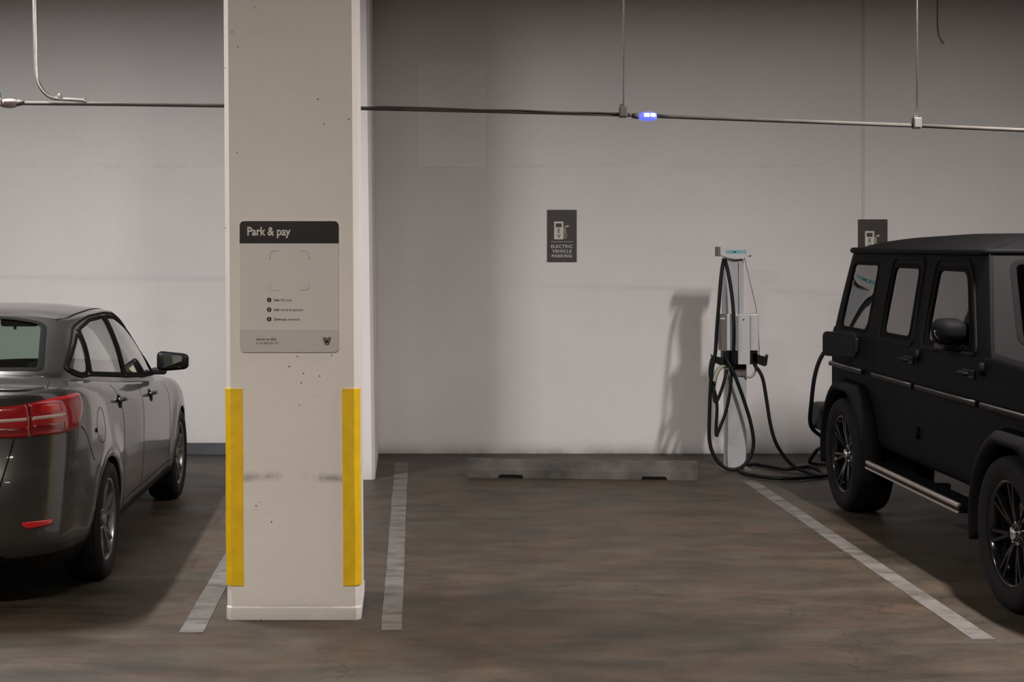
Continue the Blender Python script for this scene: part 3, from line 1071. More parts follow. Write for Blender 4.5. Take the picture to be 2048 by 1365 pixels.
# ------------------------------------------------------------------ car building helpers
def spl(Pts, ts, mirror=False):
    """Catmull-Rom through rows of Pts at parameters ts (0..k-1); mirror: reflect x at both ends"""
    Pts = np.asarray(Pts, float)
    k = len(Pts)
    if mirror:
        a = Pts[1].copy()
        a[..., 0] *= -1
        b = Pts[-2].copy()
        b[..., 0] *= -1
    else:
        a = 2 * Pts[0] - Pts[1]
        b = 2 * Pts[-1] - Pts[-2]
    Q = np.concatenate([a[None], Pts, b[None]], 0)
    ts = np.asarray(ts, float)
    i = np.clip(np.floor(ts).astype(int), 0, k - 2)
    t = (ts - i).reshape((-1,) + (1,) * (Pts.ndim - 1))
    p0, p1, p2, p3 = Q[i], Q[i + 1], Q[i + 2], Q[i + 3]
    return 0.5 * (2 * p1 + (p2 - p0) * t + (2 * p0 - 5 * p1 + 4 * p2 - p3) * t ** 2 + (3 * p1 - p0 - 3 * p2 + p3) * t ** 3)


def arc_params(Pts, n, mirror=True):
    k = len(Pts)
    tt = np.linspace(0, k - 1, 1200)
    q = spl(Pts, tt, mirror)
    s = np.concatenate([[0], np.cumsum(np.linalg.norm(np.diff(q, axis=0), axis=1))])
    return np.interp(np.linspace(0, s[-1], n), s, tt), s[-1]


def inside(poly, u, v):
    """vectorised point in polygon"""
    u, v = np.asarray(u), np.asarray(v)
    r = np.zeros(u.shape, bool)
    k = len(poly)
    for i in range(k):
        x1, y1 = poly[i]
        x2, y2 = poly[(i + 1) % k]
        c = ((y1 > v) != (y2 > v))
        with np.errstate(divide='ignore', invalid='ignore'):
            xx = (x2 - x1) * (v - y1) / (y2 - y1 + 1e-12) + x1
        r ^= c & (u < xx)
    return r


def round_poly(poly, r, n=5):
    out = []
    k = len(poly)
    for i in range(k):
        p, q, s = Vector(poly[i - 1]), Vector(poly[i]), Vector(poly[(i + 1) % k])
        a, b = (p - q), (s - q)
        ra = min(r, a.length * 0.45)
        rb = min(r, b.length * 0.45)
        A, B = q + a.normalized() * ra, q + b.normalized() * rb
        for j in range(n + 1):
            t = j / n
            out.append(tuple(A * (1 - t) ** 2 + q * 2 * t * (1 - t) + B * t ** 2))
    return out


def dens(poly, step=0.015, closed=True):
    out = []
    k = len(poly)
    for i in range(k if closed else k - 1):
        a, b = Vector(poly[i]), Vector(poly[(i + 1) % k])
        n = max(1, int((b - a).length / step))
        for j in range(n):
            out.append(a.lerp(b, j / n))
    if not closed:
        out.append(Vector(poly[-1]))
    return out


class Shell:
    """half surface grid G[v,u,3] with x >= 0, mirrored; pieces are carved out as panels of their own"""
    def __init__(self, G):
        self.G = G
        nv, nu, _ = G.shape
        idx = np.arange(nv * nu).reshape(nv, nu)
        q = np.stack([idx[:-1, :-1], idx[:-1, 1:], idx[1:, 1:], idx[1:, :-1]], -1).reshape(-1, 4)
        self.V = G.reshape(-1, 3)
        c = self.V[q].mean(1)
        nn = np.cross(self.V[q[:, 2]] - self.V[q[:, 0]], self.V[q[:, 3]] - self.V[q[:, 1]])
        mid = np.array([0.0, G[..., 1].mean(), G[..., 2].mean() - 0.3])
        if ((c - mid) * nn).sum() < 0:
            q = q[:, ::-1]
        self.Q = q
        n = np.cross(self.V[q[:, 2]] - self.V[q[:, 0]], self.V[q[:, 3]] - self.V[q[:, 1]])
        ln = np.linalg.norm(n, axis=1)
        self.c = c
        self.ok = ln > 1e-9
        self.n = n / np.maximum(ln, 1e-9)[:, None]
        self.left = np.ones(len(q), bool)

    def take(self, mask):
        m = mask & self.left
        self.left &= ~m
        return m

    def mesh(self, name, mask, mat, parent, sides='both', push=0.0, thick=0.0):
        q = self.Q[mask & self.ok]
        if len(q) == 0:
            return None
        used, inv = np.unique(q, return_inverse=True)
        v = self.V[used].copy()
        f = inv.reshape(-1, 4)
        if push:
            vn = np.zeros_like(self.V)
            for j in range(4):
                np.add.at(vn, self.Q[:, j], self.n)
            vn = vn[used]
            vn /= np.maximum(np.linalg.norm(vn, axis=1), 1e-9)[:, None]
            v = v + vn * push
        if sides == 'both':
            v2 = v.copy()
            v2[:, 0] *= -1
            f2 = f[:, ::-1] + len(v)
            v = np.concatenate([v, v2])
            f = np.concatenate([f, f2])
        elif sides == 'left':
            v = v.copy()
            v[:, 0] *= -1
            f = f[:, ::-1]
        o = mesh_obj(name, v.tolist(), f.tolist(), mat, parent, True)
        bm = bmesh.new()
        bm.from_mesh(o.data)
        bmesh.ops.remove_doubles(bm, verts=bm.verts, dist=1e-5)
        bm.to_mesh(o.data)
        bm.free()
        o.data.polygons.foreach_set('use_smooth', [True] * len(o.data.polygons))
        return o


def strip_on(name, pts, nrm, width, thick, mat, parent, closed=True, side=1, sink=0.004):
    """a flat bar that follows pts with the surface normals nrm"""
    k = len(pts)
    verts, faces = [], []
    for i in range(k):
        a = pts[i - 1] if (i > 0 or closed) else pts[0]
        b = pts[(i + 1) % k] if (i < k - 1 or closed) else pts[-1]
        t = (b - a).normalized()
        s = t.cross(nrm[i]).normalized()
        for (ds, dn) in ((-0.5, -sink), (-0.5, thick * 0.6), (-0.25, thick), (0.25, thick), (0.5, thick * 0.6), (0.5, -sink)):
            p = pts[i] + s * (ds * width) + nrm[i] * dn
            verts.append((p.x * side, p.y, p.z))
    m = 6
    rng = k if closed else k - 1
    for i in range(rng):
        for j in range(m):
            i2 = (i + 1) % k
            faces.append((i * m + j, i * m + (j + 1) % m, i2 * m + (j + 1) % m, i2 * m + j))
    if not closed:
        faces.append(tuple(range(m)))
        faces.append(tuple((k - 1) * m + j for j in range(m)))
    return fix_normals(mesh_obj(name, verts, faces, mat, parent, False))


def caster(shells):
    verts, faces = [], []
    for s in shells:
        k = len(verts)
        verts += [Vector(v) for v in s.V]
        faces += [tuple(int(i) + k for i in q) for q, ok in zip(s.Q, s.ok) if ok]
    return BVHTree.FromPolygons(verts, faces)


def project(bvh, pts2, mode):
    """mode 'x': (y,z) seen from the side; 'z': (x,y) seen from above; 'y+' (x,z) from the front; 'y-' from the rear"""
    P3, N3 = [], []
    for (a, b) in pts2:
        if mode == 'x':
            o, d = Vector((3, a, b)), Vector((-1, 0, 0))
        elif mode == 'z':
            o, d = Vector((abs(a), b, 4)), Vector((0, 0, -1))
        elif mode == 'y+':
            o, d = Vector((abs(a), 8, b)), Vector((0, -1, 0))
        else:
            o, d = Vector((abs(a), -3, b)), Vector((0, 1, 0))
        h, n, _, _ = bvh.ray_cast(o, d)
        if h is None:
            h, n, _, _ = bvh.find_nearest(o + d * 2.5)
        h, n = Vector(h), Vector(n)
        if n.dot(d) > 0:
            n = -n
        if mode != 'x' and a < 0:
            h.x *= -1
            n.x *= -1
        P3.append(h)
        N3.append(n)
    return P3, N3


def wheel(parent, x, y, r, width, rim_r, side, spokes, rim_mat, cap_mat, style):
    """wheel group: tyre, rim, spokes; side +1 outer face towards +x"""
    w = empty('wheel', (x, y, r))
    w.parent = parent
    h = width / 2
    prof = [(rim_r - 0.01, -h * 0.75), (rim_r + 0.01, -h * 0.92), (r - 0.05, -h), (r - 0.018, -h * 0.93), (r - 0.002, -h * 0.72), (r, -h * 0.4), (r, h * 0.4), (r - 0.002, h * 0.72),
            (r - 0.018, h * 0.93), (r - 0.05, h), (rim_r + 0.01, h * 0.92), (rim_r - 0.01, h * 0.75)]
    lathe('tyre', prof, 'rubber', w, 56, 'x')
    f = side
    lathe('rim_barrel', [(rim_r - 0.012, f * h * 0.80), (rim_r + 0.004, f * h * 0.88), (rim_r + 0.006, f * h * 0.80), (rim_r - 0.004, f * h * 0.5), (rim_r - 0.02, -f * h * 0.8), (rim_r - 0.03, -f * h * 0.8), (rim_r - 0.018, f * h * 0.5)], rim_mat, w, 56, 'x')
    lathe('brake_disc', [(0.0, -0.012 * f), (rim_r * 0.72, -0.012 * f), (rim_r * 0.72, 0.0), (0.0, 0.0)], 'ch_dark', w, 36, 'x', closed=False)
    lathe('hub_cap', [(0.0, f * h * 0.74), (0.03, f * h * 0.74), (0.036, f * h * 0.66), (0.036, 0.0), (0.0, 0.0)], cap_mat, w, 20, 'x', closed=False)
    hub = lathe('hub', [(0.036, f * h * 0.60), (0.066, f * h * 0.56), (0.074, f * h * 0.40), (0.07, 0.0), (0.036, 0.0)], rim_mat, w, 24, 'x')

    def spoke(a, r0, r1, w0, w1, skew, dz0, dz1, th):
        vs_ = []
        for (rr, ww, dd, sk) in ((r0, w0, dz0, 0.0), ((r0 + r1) / 2, (w0 + w1) / 2, (dz0 + dz1) / 2 + 0.004, skew * 0.5), (r1, w1, dz1, skew)):
            for (sx, sd) in ((-1, 0), (1, 0), (0.6, th), (-0.6, th)):
                t_ = sk + sx * ww / 2
                vs_.append((f * (dd - th + sd), rr * math.cos(a) - t_ * math.sin(a), rr * math.sin(a) + t_ * math.cos(a)))
        fs_ = [(0, 1, 2, 3), (11, 10, 9, 8)]
        for lv in (0, 4):
            for j in range(4):
                fs_.append((lv + j, lv + (j + 1) % 4, lv + 4 + (j + 1) % 4, lv + 4 + j))
        return fix_normals(mesh_obj('spoke', vs_, fs_, rim_mat, w))
    for i in range(spokes):
        a = 2 * PI * i / spokes + PI / 2
        if style == 'twin':
            spoke(a, 0.05, rim_r - 0.012, 0.040, 0.026, 0.055, h * 0.58, h * 0.80, 0.022)
            spoke(a, 0.05, rim_r - 0.012, 0.040, 0.026, -0.055, h * 0.58, h * 0.80, 0.022)
        else:
            spoke(a, 0.05, rim_r - 0.012, 0.034, 0.020, 0.03, h * 0.56, h * 0.78, 0.022)
            spoke(a, 0.05, rim_r - 0.012, 0.034, 0.020, -0.03, h * 0.56, h * 0.78, 0.022)
    for i in range(5):
        a = 2 * PI * i / 5 + 0.3
        lathe('wheel_nut', [(0.0, f * h * 0.60), (0.009, f * h * 0.60), (0.009, f * h * 0.40), (0.0, f * h * 0.40)], 'chrome', w, 10, 'x', (0, 0.054 * math.cos(a), 0.054 * math.sin(a)), closed=False)
    return w


def seat(parent, x, y, z, w, hb, head=True):
    s = empty('seat', (x, y, z))
    s.parent = parent
    box('cushion', (0, 0.25, 0.08), (w, 0.52, 0.16), 'seat', s, 0.04, 3, smooth=True)
    box('backrest', (0, -0.06, 0.16 + hb / 2), (w, 0.14, hb), 'seat', s, 0.05, 3, Matrix.Rotation(math.radians(12), 3, 'X'), smooth=True)
    if head:
        box('headrest', (0, -0.15, 0.20 + hb), (0.26, 0.10, 0.16), 'seat', s, 0.04, 3, smooth=True)
    return s


# ------------------------------------------------------------------ the sedan
def sedan():
    R = empty('sedan', (-2.545, 7.36, 0.0))
    tag(R, 'dark grey four-door sedan with red tail lamps parked nose to the wall', 'car')
    # ---- lower body, wrapped in plan from the rear centre round the side to the nose
    plan = np.array([(0, 0.0), (.30, .010), (.52, .040), (.66, .095), (.765, .18), (.835, .31), (.872, .52), (.888, .80), (.893, 1.15), (.898, 1.7), (.903, 2.3), (.903, 2.9), (.898, 3.4), (.885, 3.75), (.85, 4.03),
                     (.76, 4.27), (.58, 4.43), (.30, 4.51), (0, 4.534)], float)
    NU = 330
    ts, S_len = arc_params(plan, NU)
    sp = spl(plan, ts, True)
    zs_y = ([0, .3, .66, 1.0, 1.33, 2.05, 2.95, 3.5, 4.0, 4.4, 4.54], [1.105, 1.11, 1.105, 1.085, 1.05, 0.985, 0.915, 0.885, 0.83, 0.72, 0.66])
    #       frac  width  rear dy  front dy
    lev = [(0.00, 0.880, 0.17, -0.14), (0.05, 0.925, 0.10, -0.08), (0.12, 0.960, 0.035, -0.03), (0.22, 0.982, 0.0, 0.0), (0.38, 0.996, -0.01, 0.0), (0.52, 1.0, 0.008, -0.01), (0.60, 1.0, 0.035, -0.03),
           (0.68, 1.0, 0.055, -0.05), (0.78, 0.997, 0.070, -0.08), (0.87, 0.988, 0.075, -0.10), (0.94, 0.968, 0.068, -0.12), (0.98, 0.945, 0.064, -0.14), (1.0, 0.925, 0.085, -0.16)]
    z0 = 0.19
    rows = []
    fr = np.clip(1 - sp[:, 1] / 0.75, 0, 1)
    fr = fr * fr * (3 - 2 * fr)
    ff = np.clip((sp[:, 1] - 3.7) / 0.8, 0, 1)
    ff = ff * ff * (3 - 2 * ff)
    zsh = np.interp(sp[:, 1], *zs_y)
    # gentle haunches over the wheels
    for (f, w, rd, fd) in lev:
        y = sp[:, 1] + rd * fr + fd * ff
        zsh_ = np.interp(sp[:, 1], *zs_y)
        z = z0 + f * (zsh_ - z0)
        x = sp[:, 0] * (w + (1 - w) * 0.25 * ff)
        bump = 0.0
        for yc in (1.0, 3.65):
            rr = np.sqrt((sp[:, 1] - yc) ** 2 + (z - 0.33) ** 2)
            bump = bump + 0.018 * np.exp(-((rr - 0.40) / 0.10) ** 2) * (sp[:, 0] > 0.7)
        rows.append(np.stack([x + bump, y, z], -1))
    rows = np.array(rows)
    NV = 70
    GA = spl(rows, np.linspace(0, len(lev) - 1, NV))
    A = Shell(GA)
    # ---- deck and bonnet sheet inside the shoulder line
    top = GA[-1]
    crown_y = ([0, .1, .5, .8, 1.2, 2.6, 3.2, 3.6, 4.1, 4.4, 4.54], [.012, .035, .045, .05, .05, .06, .075, .075, .06, .03, .01])
    B_rows = []
    for t in np.linspace(0, 1, 40):
        cr = np.interp(top[:, 1], *crown_y)
        e = 1 - (1 - t) ** 3.0
        yy = top[:, 1]
        B_rows.append(np.stack([top[:, 0] * (1 - t), yy, top[:, 2] + cr * e], -1))
    Bs = Shell(np.array(B_rows))
    # ---- greenhouse
    base = np.array([(0, .66), (.33, .68), (.53, .73), (.62, .82), (.68, .97), (.722, 1.28), (.765, 1.7), (.795, 2.1), (.815, 2.6), (.815, 2.95), (.77, 3.16), (.66, 3.28), (.46, 3.38), (.23, 3.43), (0, 3.45)], float)
    roof = np.array([(0, 1.32), (.3, 1.33), (.46, 1.355), (.54, 1.40), (.585, 1.50), (.617, 1.65), (.637, 1.85), (.648, 2.05), (.652, 2.25), (.64, 2.40), (.60, 2.49), (.50, 2.55), (.34, 2.59), (.17, 2.61), (0, 2.62)], float)
    zb = np.array([1.155, 1.152, 1.145, 1.14, 1.125, 1.085, 1.05, 1.015, 0.97, 0.94, 0.945, 0.965, 0.985, 0.99, 0.99])
    zr = np.array([1.432, 1.430, 1.420, 1.408, 1.405, 1.412, 1.420, 1.424, 1.420, 1.412, 1.412, 1.42, 1.432, 1.438, 1.44])
    b3 = np.concatenate([base, zb[:, None]], 1)
    r3 = np.concatenate([roof, zr[:, None]], 1)

    def grow(v, out):
        q = b3 * (1 - v) + r3 * v
        q[:, 0] += out * np.clip(q[:, 0] / 0.5, 0, 1)
        q[:, 2] += out * np.clip(1 - q[:, 0] / 0.6, 0, 1) * 0.9
        return q
    sink = b3.copy()
    sink[:, 2] -= 0.06
    sink[:, 0] *= 1.01
    ctrl = [sink, grow(0, 0.0), grow(.25, .014), grow(.5, .022), grow(.75, .020), grow(.93, .010), grow(1.0, 0.0)]
    zc = np.interp(r3[:, 1], [1.32, 1.6, 2.0, 2.35, 2.62], [1.445, 1.468, 1.480, 1.472, 1.45])
    yc = np.clip(r3[:, 1], 1.62, 2.35)
    for s in (0.06, 0.2, 0.5, 0.8, 1.0):
        q = r3.copy()
        q[:, 0] = r3[:, 0] * (1 - s)
        q[:, 1] = r3[:, 1] + (yc - r3[:, 1]) * s
        q[:, 2] = r3[:, 2] + (np.interp(q[:, 1], [1.32, 1.6, 2.0, 2.35, 2.62], [1.445, 1.468, 1.480, 1.472, 1.45]) - r3[:, 2]) * (1 - (1 - s) ** 2.6)
        ctrl.append(q)
    tsg, _ = arc_params(b3, 300)
    cr = np.array([spl(c, tsg, True) for c in ctrl])
    GG = spl(cr, np.linspace(0, len(ctrl) - 1, 130))
    GG[..., 0] = np.maximum(GG[..., 0], 0)
    C = Shell(GG)
    # ---- openings
    quarter = round_poly([(0.985, 1.158), (1.40, 1.335), (1.315, 1.108), (1.18, 1.108)], 0.05)
    rear_d = round_poly([(1.362, 1.100), (1.445, 1.348), (1.70, 1.392), (1.985, 1.398), (2.015, 1.040)], 0.03)
    front_d = round_poly([(2.085, 1.035), (2.06, 1.398), (2.28, 1.380), (2.50, 1.318), (2.72, 1.225), (2.87, 1.130), (2.945, 0.985), (2.80, 0.972)], 0.03)
    rwin = round_poly([(-.57, .79), (-.40, .73), (0, .705), (.40, .73), (.57, .79), (.475, 1.27), (.25, 1.295), (-.25, 1.295), (-.475, 1.27)], 0.05)
    fwin = round_poly([(-.66, 3.20), (-.40, 3.36), (0, 3.41), (.40, 3.36), (.66, 3.20), (.565, 2.58), (.3, 2.645), (-.3, 2.645), (-.565, 2.58)], 0.05)
    side_m = np.abs(C.n[:, 0]) > 0.45
    cast_c = caster([C])
    cast_a = caster([A])
    for nm, poly in (('quarter_window', quarter), ('side_window', rear_d), ('side_window', front_d)):
        m = C.take(inside(poly, C.c[:, 1], C.c[:, 2]) & side_m)
        C.mesh(nm, m, 'glass_side', R, 'right', -0.004)
        C.mesh(nm, m, 'glass_side', R, 'left', -0.004)
    for nm, poly, lo, hi in (('rear_window', rwin, 0.6, 1.5), ('windscreen', fwin, 2.4, 3.6)):
        m = C.take(inside(poly, C.c[:, 0], C.c[:, 1]) & (np.abs(C.n[:, 2]) > 0.25) & (C.c[:, 1] > lo) & (C.c[:, 1] < hi))
        C.mesh(nm, m, 'glass_clear', R, 'both', -0.004)
        p3, n3 = project(cast_c, dens(poly), 'z')
        strip_on('window_seal', p3, n3, 0.034, 0.003, 'seal', R)
    # one dark surround round all side glass plus the pillars between
    dlo = [(0.945, 1.160), (1.02, 1.195), (1.39, 1.362), (1.55, 1.392), (1.72, 1.412), (2.05, 1.418), (2.29, 1.401), (2.52, 1.338), (2.74, 1.245), (2.90, 1.145), (2.99, 0.985), (3.0, 0.955), (2.5, 0.985), (2.05, 1.022), (1.33, 1.092), (1.18, 1.092), (1.04, 1.12)]
    for sd in (1, -1):
        p3, n3 = project(cast_c, dens(round_poly(dlo, 0.05)), 'x')
        strip_on('window_surround', p3, n3, 0.014, 0.006, 'seal', R, True, sd)
        for (a, b, w) in (((1.335, 1.10), (1.425, 1.35), 0.030), ((2.05, 1.03), (2.02, 1.405), 0.060)):
            p3, n3 = project(cast_c, dens([a, b], 0.02, False), 'x')
            strip_on('window_pillar', p3, n3, w, 0.003, 'seal', R, False, sd)
        for poly in (quarter, rear_d, front_d):
            p3, n3 = project(cast_c, dens(poly), 'x')
            strip_on('window_seal', p3, n3, 0.022, 0.0025, 'seal', R, True, sd)
    # wheel arches
    for yc_ in (1.0, 3.65):
        A.take((np.hypot(A.c[:, 1] - yc_, A.c[:, 2] - 0.325) < 0.362) & (A.c[:, 0] > 0.6))
    foot = A.take(A.c[:, 2] < 0.30)
    lam = A.left & False
    body = A.mesh('body', A.left, 'paint_sedan', R)
    A.mesh('lower_valance', foot, 'black', R)
    # cut deck sheet where the cabin stands
    gb = [(x * 0.93, y) for x, y in base] + [(-x * 0.93, y) for x, y in base[::-1]]
    gb = [(x, 0.06 + y if y < 1 else y - 0.05) for x, y in gb]
    Bs.take(inside(gb, Bs.c[:, 0], Bs.c[:, 1]))
    Bs.mesh('deck_and_bonnet', Bs.left, 'paint_sedan', R)
    C.mesh('roof_and_pillars', C.left, 'paint_sedan', R)
    # black rear-roof joint strips
    for sd in (1, -1):
        p3, n3 = project(cast_c, dens([(.52, 1.36), (.555, 1.5), (.57, 1.8), (.575, 2.1), (.57, 2.4)], 0.03, False), 'z')
        strip_on('roof_ditch_strip', p3, n3, 0.016, 0.002, 'seal', R, False, sd)

    # ---- on-surface features of the lower body: (s along the plan, z)
    col_s = np.concatenate([[0], np.cumsum(np.linalg.norm(np.diff(GA[35], axis=0), axis=1))])

    def at_s(s, z):
        i = np.interp(s, col_s, np.arange(NU))
        i0 = int(min(i, NU - 2))
        colm = GA[:, i0] * (1 - (i - i0)) + GA[:, i0 + 1] * (i - i0)
        zz = colm[:, 2]
        return Vector((np.interp(z, zz, colm[:, 0]), np.interp(z, zz, colm[:, 1]), z))

    def nrm_s(s, z):
        e = 0.01
        n = (at_s(s + e, z) - at_s(s - e, z)).cross(at_s(s, z + e) - at_s(s, z - e))
        return n.normalized()

    def s_of_y(y):
        return float(np.interp(y, GA[35][:, 1], col_s))

    def s_of_x(x):
        k = int(np.argmax(GA[35][:, 0] > 0.86))
        return float(np.interp(x, GA[35][:k, 0], col_s[:k]))

    def patch(name, poly, mat, proud, sd, nx=26, nz=8, parent=R):
        """raised panel that follows the body: poly is (s_top_bottom) outline given as lists lower and upper over s"""
        s0, s1, lo, hi = poly
        verts, faces = [], []
        for k_, off in enumerate((proud, -0.006)):
            for i in range(nx + 1):
                s = s0 + (s1 - s0) * i / nx
                zl, zh = lo(s), hi(s)
                for j in range(nz + 1):
                    z = zl + (zh - zl) * j / nz
                    edge = min(i, nx - i, j, nz - j)
                    o_ = off if k_ or edge > 0 else off * 0.45
                    p = at_s(s, z) + nrm_s(s, z) * o_
                    verts.append((p.x * sd, p.y, p.z))
        m = (nx + 1) * (nz + 1)
        for i in range(nx):
            for j in range(nz):
                a = i * (nz + 1) + j
                q = (a, a + nz + 1, a + nz + 2, a + 1)
                faces.append(q)
                faces.append(tuple(x + m for x in q[::-1]))
        rim = [i * (nz + 1) for i in range(nx + 1)] + [nx * (nz + 1) + j for j in range(1, nz + 1)] + [i * (nz + 1) + nz for i in range(nx - 1, -1, -1)] + [j for j in range(nz - 1, 0, -1)]
        for a, b in zip(rim, rim[1:] + rim[:1]):
            faces.append((a, b, b + m, a + m))
        return fix_normals(mesh_obj(name, verts, faces, mat, parent, True))

    def groove(name, pts, sd, w=0.006, mat='seam_dark', th=0.0012):
        p3 = [at_s(s, z) for s, z in pts]
        n3 = [nrm_s(s, z) for s, z in pts]
        return strip_on(name, p3, n3, w, th, mat, R, False, sd)

    sx, sy = s_of_x, s_of_y
    lin = lambda xs, ys: (lambda s: float(np.interp(s, xs, ys)))
    s_in, s_sp, s_cor, s_tip = sx(0.30), sx(0.675), sx(0.80), sy(0.50)
    for sd in (1, -1):
        # outer lamp, wraps the corner to a pointed tip
        hi = lin([s_sp, s_cor, s_tip - 0.02, s_tip], [1.052, 1.070, 1.072, 1.060])
        lo = lin([s_sp, s_cor, s_tip - 0.10, s_tip - 0.03, s_tip], [0.888, 0.888, 0.900, 0.985, 1.048])
        lamp = patch('tail_lamp', (s_sp + 0.003, s_tip, lo, hi), 'red', 0.012, sd)
        hi2 = lin([s_sp, s_sp + 0.11, s_cor + 0.05], [1.035, 1.045, 1.045])
        patch('reflector_cell', (s_sp + 0.055, s_cor + 0.02, lin([0, 9], [0.995, 0.995]), hi2), 'red_bright', 0.0155, sd, 10, 6, lamp)
        patch('light_strip', (s_sp + 0.006, s_cor + 0.04, lin([s_sp, s_cor], [0.962, 0.968]), lin([s_sp, s_cor], [0.990, 0.994])), 'lamp_white', 0.0155, sd, 14, 3, lamp)
        patch('lower_cell', (s_sp + 0.006, s_cor + 0.03, lin([0, 9], [0.898, 0.898]), lin([0, 9], [0.955, 0.957])), 'red_deep', 0.0150, sd, 14, 3, lamp)
        # inner lamp on the boot lid
        hi = lin([s_in, s_sp], [1.015, 1.050])
        lo = lin([s_in, s_in + 0.05, s_sp], [0.955, 0.885, 0.885])
        lamp2 = patch('boot_lamp', (s_in, s_sp - 0.003, lo, hi), 'red', 0.012, sd)
        patch('light_strip', (s_in + 0.06, s_sp - 0.006, lin([s_in, s_sp], [0.950, 0.960]), lin([s_in, s_sp], [0.976, 0.988])), 'lamp_white', 0.0155, sd, 14, 3, lamp2)
        patch('lower_cell', (s_in + 0.08, s_sp - 0.006, lin([0, 9], [0.895, 0.895]), lin([0, 9], [0.945, 0.952])), 'red_deep', 0.0150, sd, 14, 3, lamp2)
        # bumper reflector
        patch('bumper_reflector', (sx(0.655), sx(0.785), lin([sx(.655), sx(.68), sx(.785)], [0.460, 0.436, 0.446]), lin([0, 9], [0.474, 0.470])), 'red_bright', 0.006, sd, 12, 4)
        # panel gaps
        groove('boot_gap', [(sx(0.60) - 0.06 * t, 0.88 - 0.26 * t) for t in np.linspace(0, 1, 16)], sd, 0.008)
        groove('bumper_gap', [(s_tip - 0.05 + t * (sy(0.66) - s_tip + 0.05), 0.90 - 0.20 * t ** 1.5) for t in np.linspace(0, 1, 14)], sd)
        groove('rear_door_gap', [(sy(y), z) for y, z in catmull([(1.30, 1.04, 0), (1.38, .98, 0), (1.46, .86, 0), (1.50, .74, 0), (1.46, .60, 0), (1.40, .50, 0)], 6) and [(q[0], q[1]) for q in catmull([(1.30, 1.04, 0), (1.37, .98, 0), (1.44, .88, 0), (1.47, .76, 0), (1.45, .62, 0), (1.40, .50, 0)], 6)]], sd)
        groove('door_gap', [(sy(2.10 - 0.02 * t), 0.965 - 0.60 * t) for t in np.linspace(0, 1, 24)], sd)
        groove('front_door_gap', [(sy(3.10 + 0.03 * math.sin(t * 3)), 0.89 - 0.52 * t) for t in np.linspace(0, 1, 24)], sd)
        groove('sill_gap', [(sy(1.42 + 1.75 * t), 0.345) for t in np.linspace(0, 1, 30)], sd)
        groove('fuel_door_gap', [(sy(0.83 + 0.085 * math.cos(a)), 0.865 + 0.095 * math.sin(a)) for a in np.linspace(0, 2 * PI, 30)], sd, 0.004)
        lathe('fuel_cap_stop', [(0.0, 0.004), (0.012, 0.004), (0.012, -0.004), (0.0, -0.004)], 'seam_dark', R, 12, 'x', tuple(Vector((sd, 1, 1)) * at_s(sy(0.72), 0.85)), closed=False)
        # door handles in dark cups
        for (y, z) in ((1.40, 0.94), (2.42, 0.875)):
            p = at_s(sy(y), z)
            n = nrm_s(sy(y), z)
            hd = empty('door_handle', (0, 0, 0))
            hd.parent = R
            pts = []
            for i in range(20):
                a = 2 * PI * i / 20
                pts.append((y - 0.02 + 0.055 * math.cos(a), z - 0.004 + 0.040 * math.sin(a)))
            v_ = [Vector((sd, 1, 1)) * (at_s(sy(q[0]), q[1]) + n * 0.0025) for q in pts] + [Vector((sd, 1, 1)) * (at_s(sy(q[0]), q[1]) - n * 0.004) for q in pts]
            fs = [tuple(range(20)), tuple(range(39, 19, -1))] + [(i, (i + 1) % 20, 20 + (i + 1) % 20, 20 + i) for i in range(20)]
            fix_normals(mesh_obj('handle_cup', v_, fs, 'seam_dark', hd))
            q0, q1 = at_s(sy(y - 0.085), z + 0.006) + n * 0.010, at_s(sy(y + 0.075), z) + n * 0.010
            qm = at_s(sy(y), z + 0.003) + n * 0.040
            tube('handle_grip', [(q.x * sd, q.y, q.z) for q in (q0, q0 * 0.6 + qm * 0.4 + n * 0.012, qm, q1 * 0.6 + qm * 0.4 + n * 0.012, q1)], 0.013, 'paint_sedan', hd, 8, False, 5)
        # wheel arch lips and liners
        for yc_ in (1.0, 3.65):
            arc = [(yc_ + 0.362 * math.cos(a), 0.325 + 0.362 * math.sin(a)) for a in np.linspace(math.radians(-18), math.radians(198), 44)]
            arc = [q for q in arc if q[1] > 0.215]
            p3, n3 = project(cast_a, arc, 'x')
            strip_on('arch_lip', p3, n3, 0.030, 0.004, 'paint_sedan', R, False, sd, 0.03)
            vv, fc = [], []
            for i, a in enumerate(np.linspace(-0.35, PI + 0.35, 24)):
                for xx in (0.50, 0.80, 0.885):
                    vv.append((xx * sd, yc_ + 0.366 * math.cos(a), 0.325 + 0.366 * math.sin(a)))
            for i in range(23):
                for j in range(2):
                    fc.append((i * 3 + j, i * 3 + j + 1, (i + 1) * 3 + j + 1, (i + 1) * 3 + j))
            mesh_obj('wheel_liner', vv, fc, 'void', R)
        # mirror
        mr = empty('door_mirror', (0, 0, 0))
        mr.parent = R
        box('mirror_arm', (0.862 * sd, 2.90, 0.985), (0.10, 0.07, 0.045), 'black', mr, 0.012, 2)

        def tp(v):
            k = (v.x * sd + 0.105) / 0.21
            return (v.x, v.y * (1 - 0.25 * k) + 0.02 * k, v.z * (1.05 - 0.30 * k) - 0.004 * k)
        box('mirror_housing', (0.955 * sd, 2.90, 1.052), (0.21, 0.10, 0.135), 'black', mr, 0.034, 4, smooth=True, taper=tp)
        ang = Matrix.Rotation(math.radians(-9 * sd), 3, 'Z')
        prism_o = prism('mirror_glass', rrect(0.155, 0.095, 0.024, 4), 'y', -0.003, 0.003, 'mirror', mr)
        for v in prism_o.data.vertices:
            k = (v.co.x * sd + 0.0775) / 0.155
            c_ = Vector((v.co.x, v.co.y, v.co.z * (1.04 - 0.22 * k)))
            v.co = ang @ c_ + Vector((0.950 * sd, 2.853, 1.053))
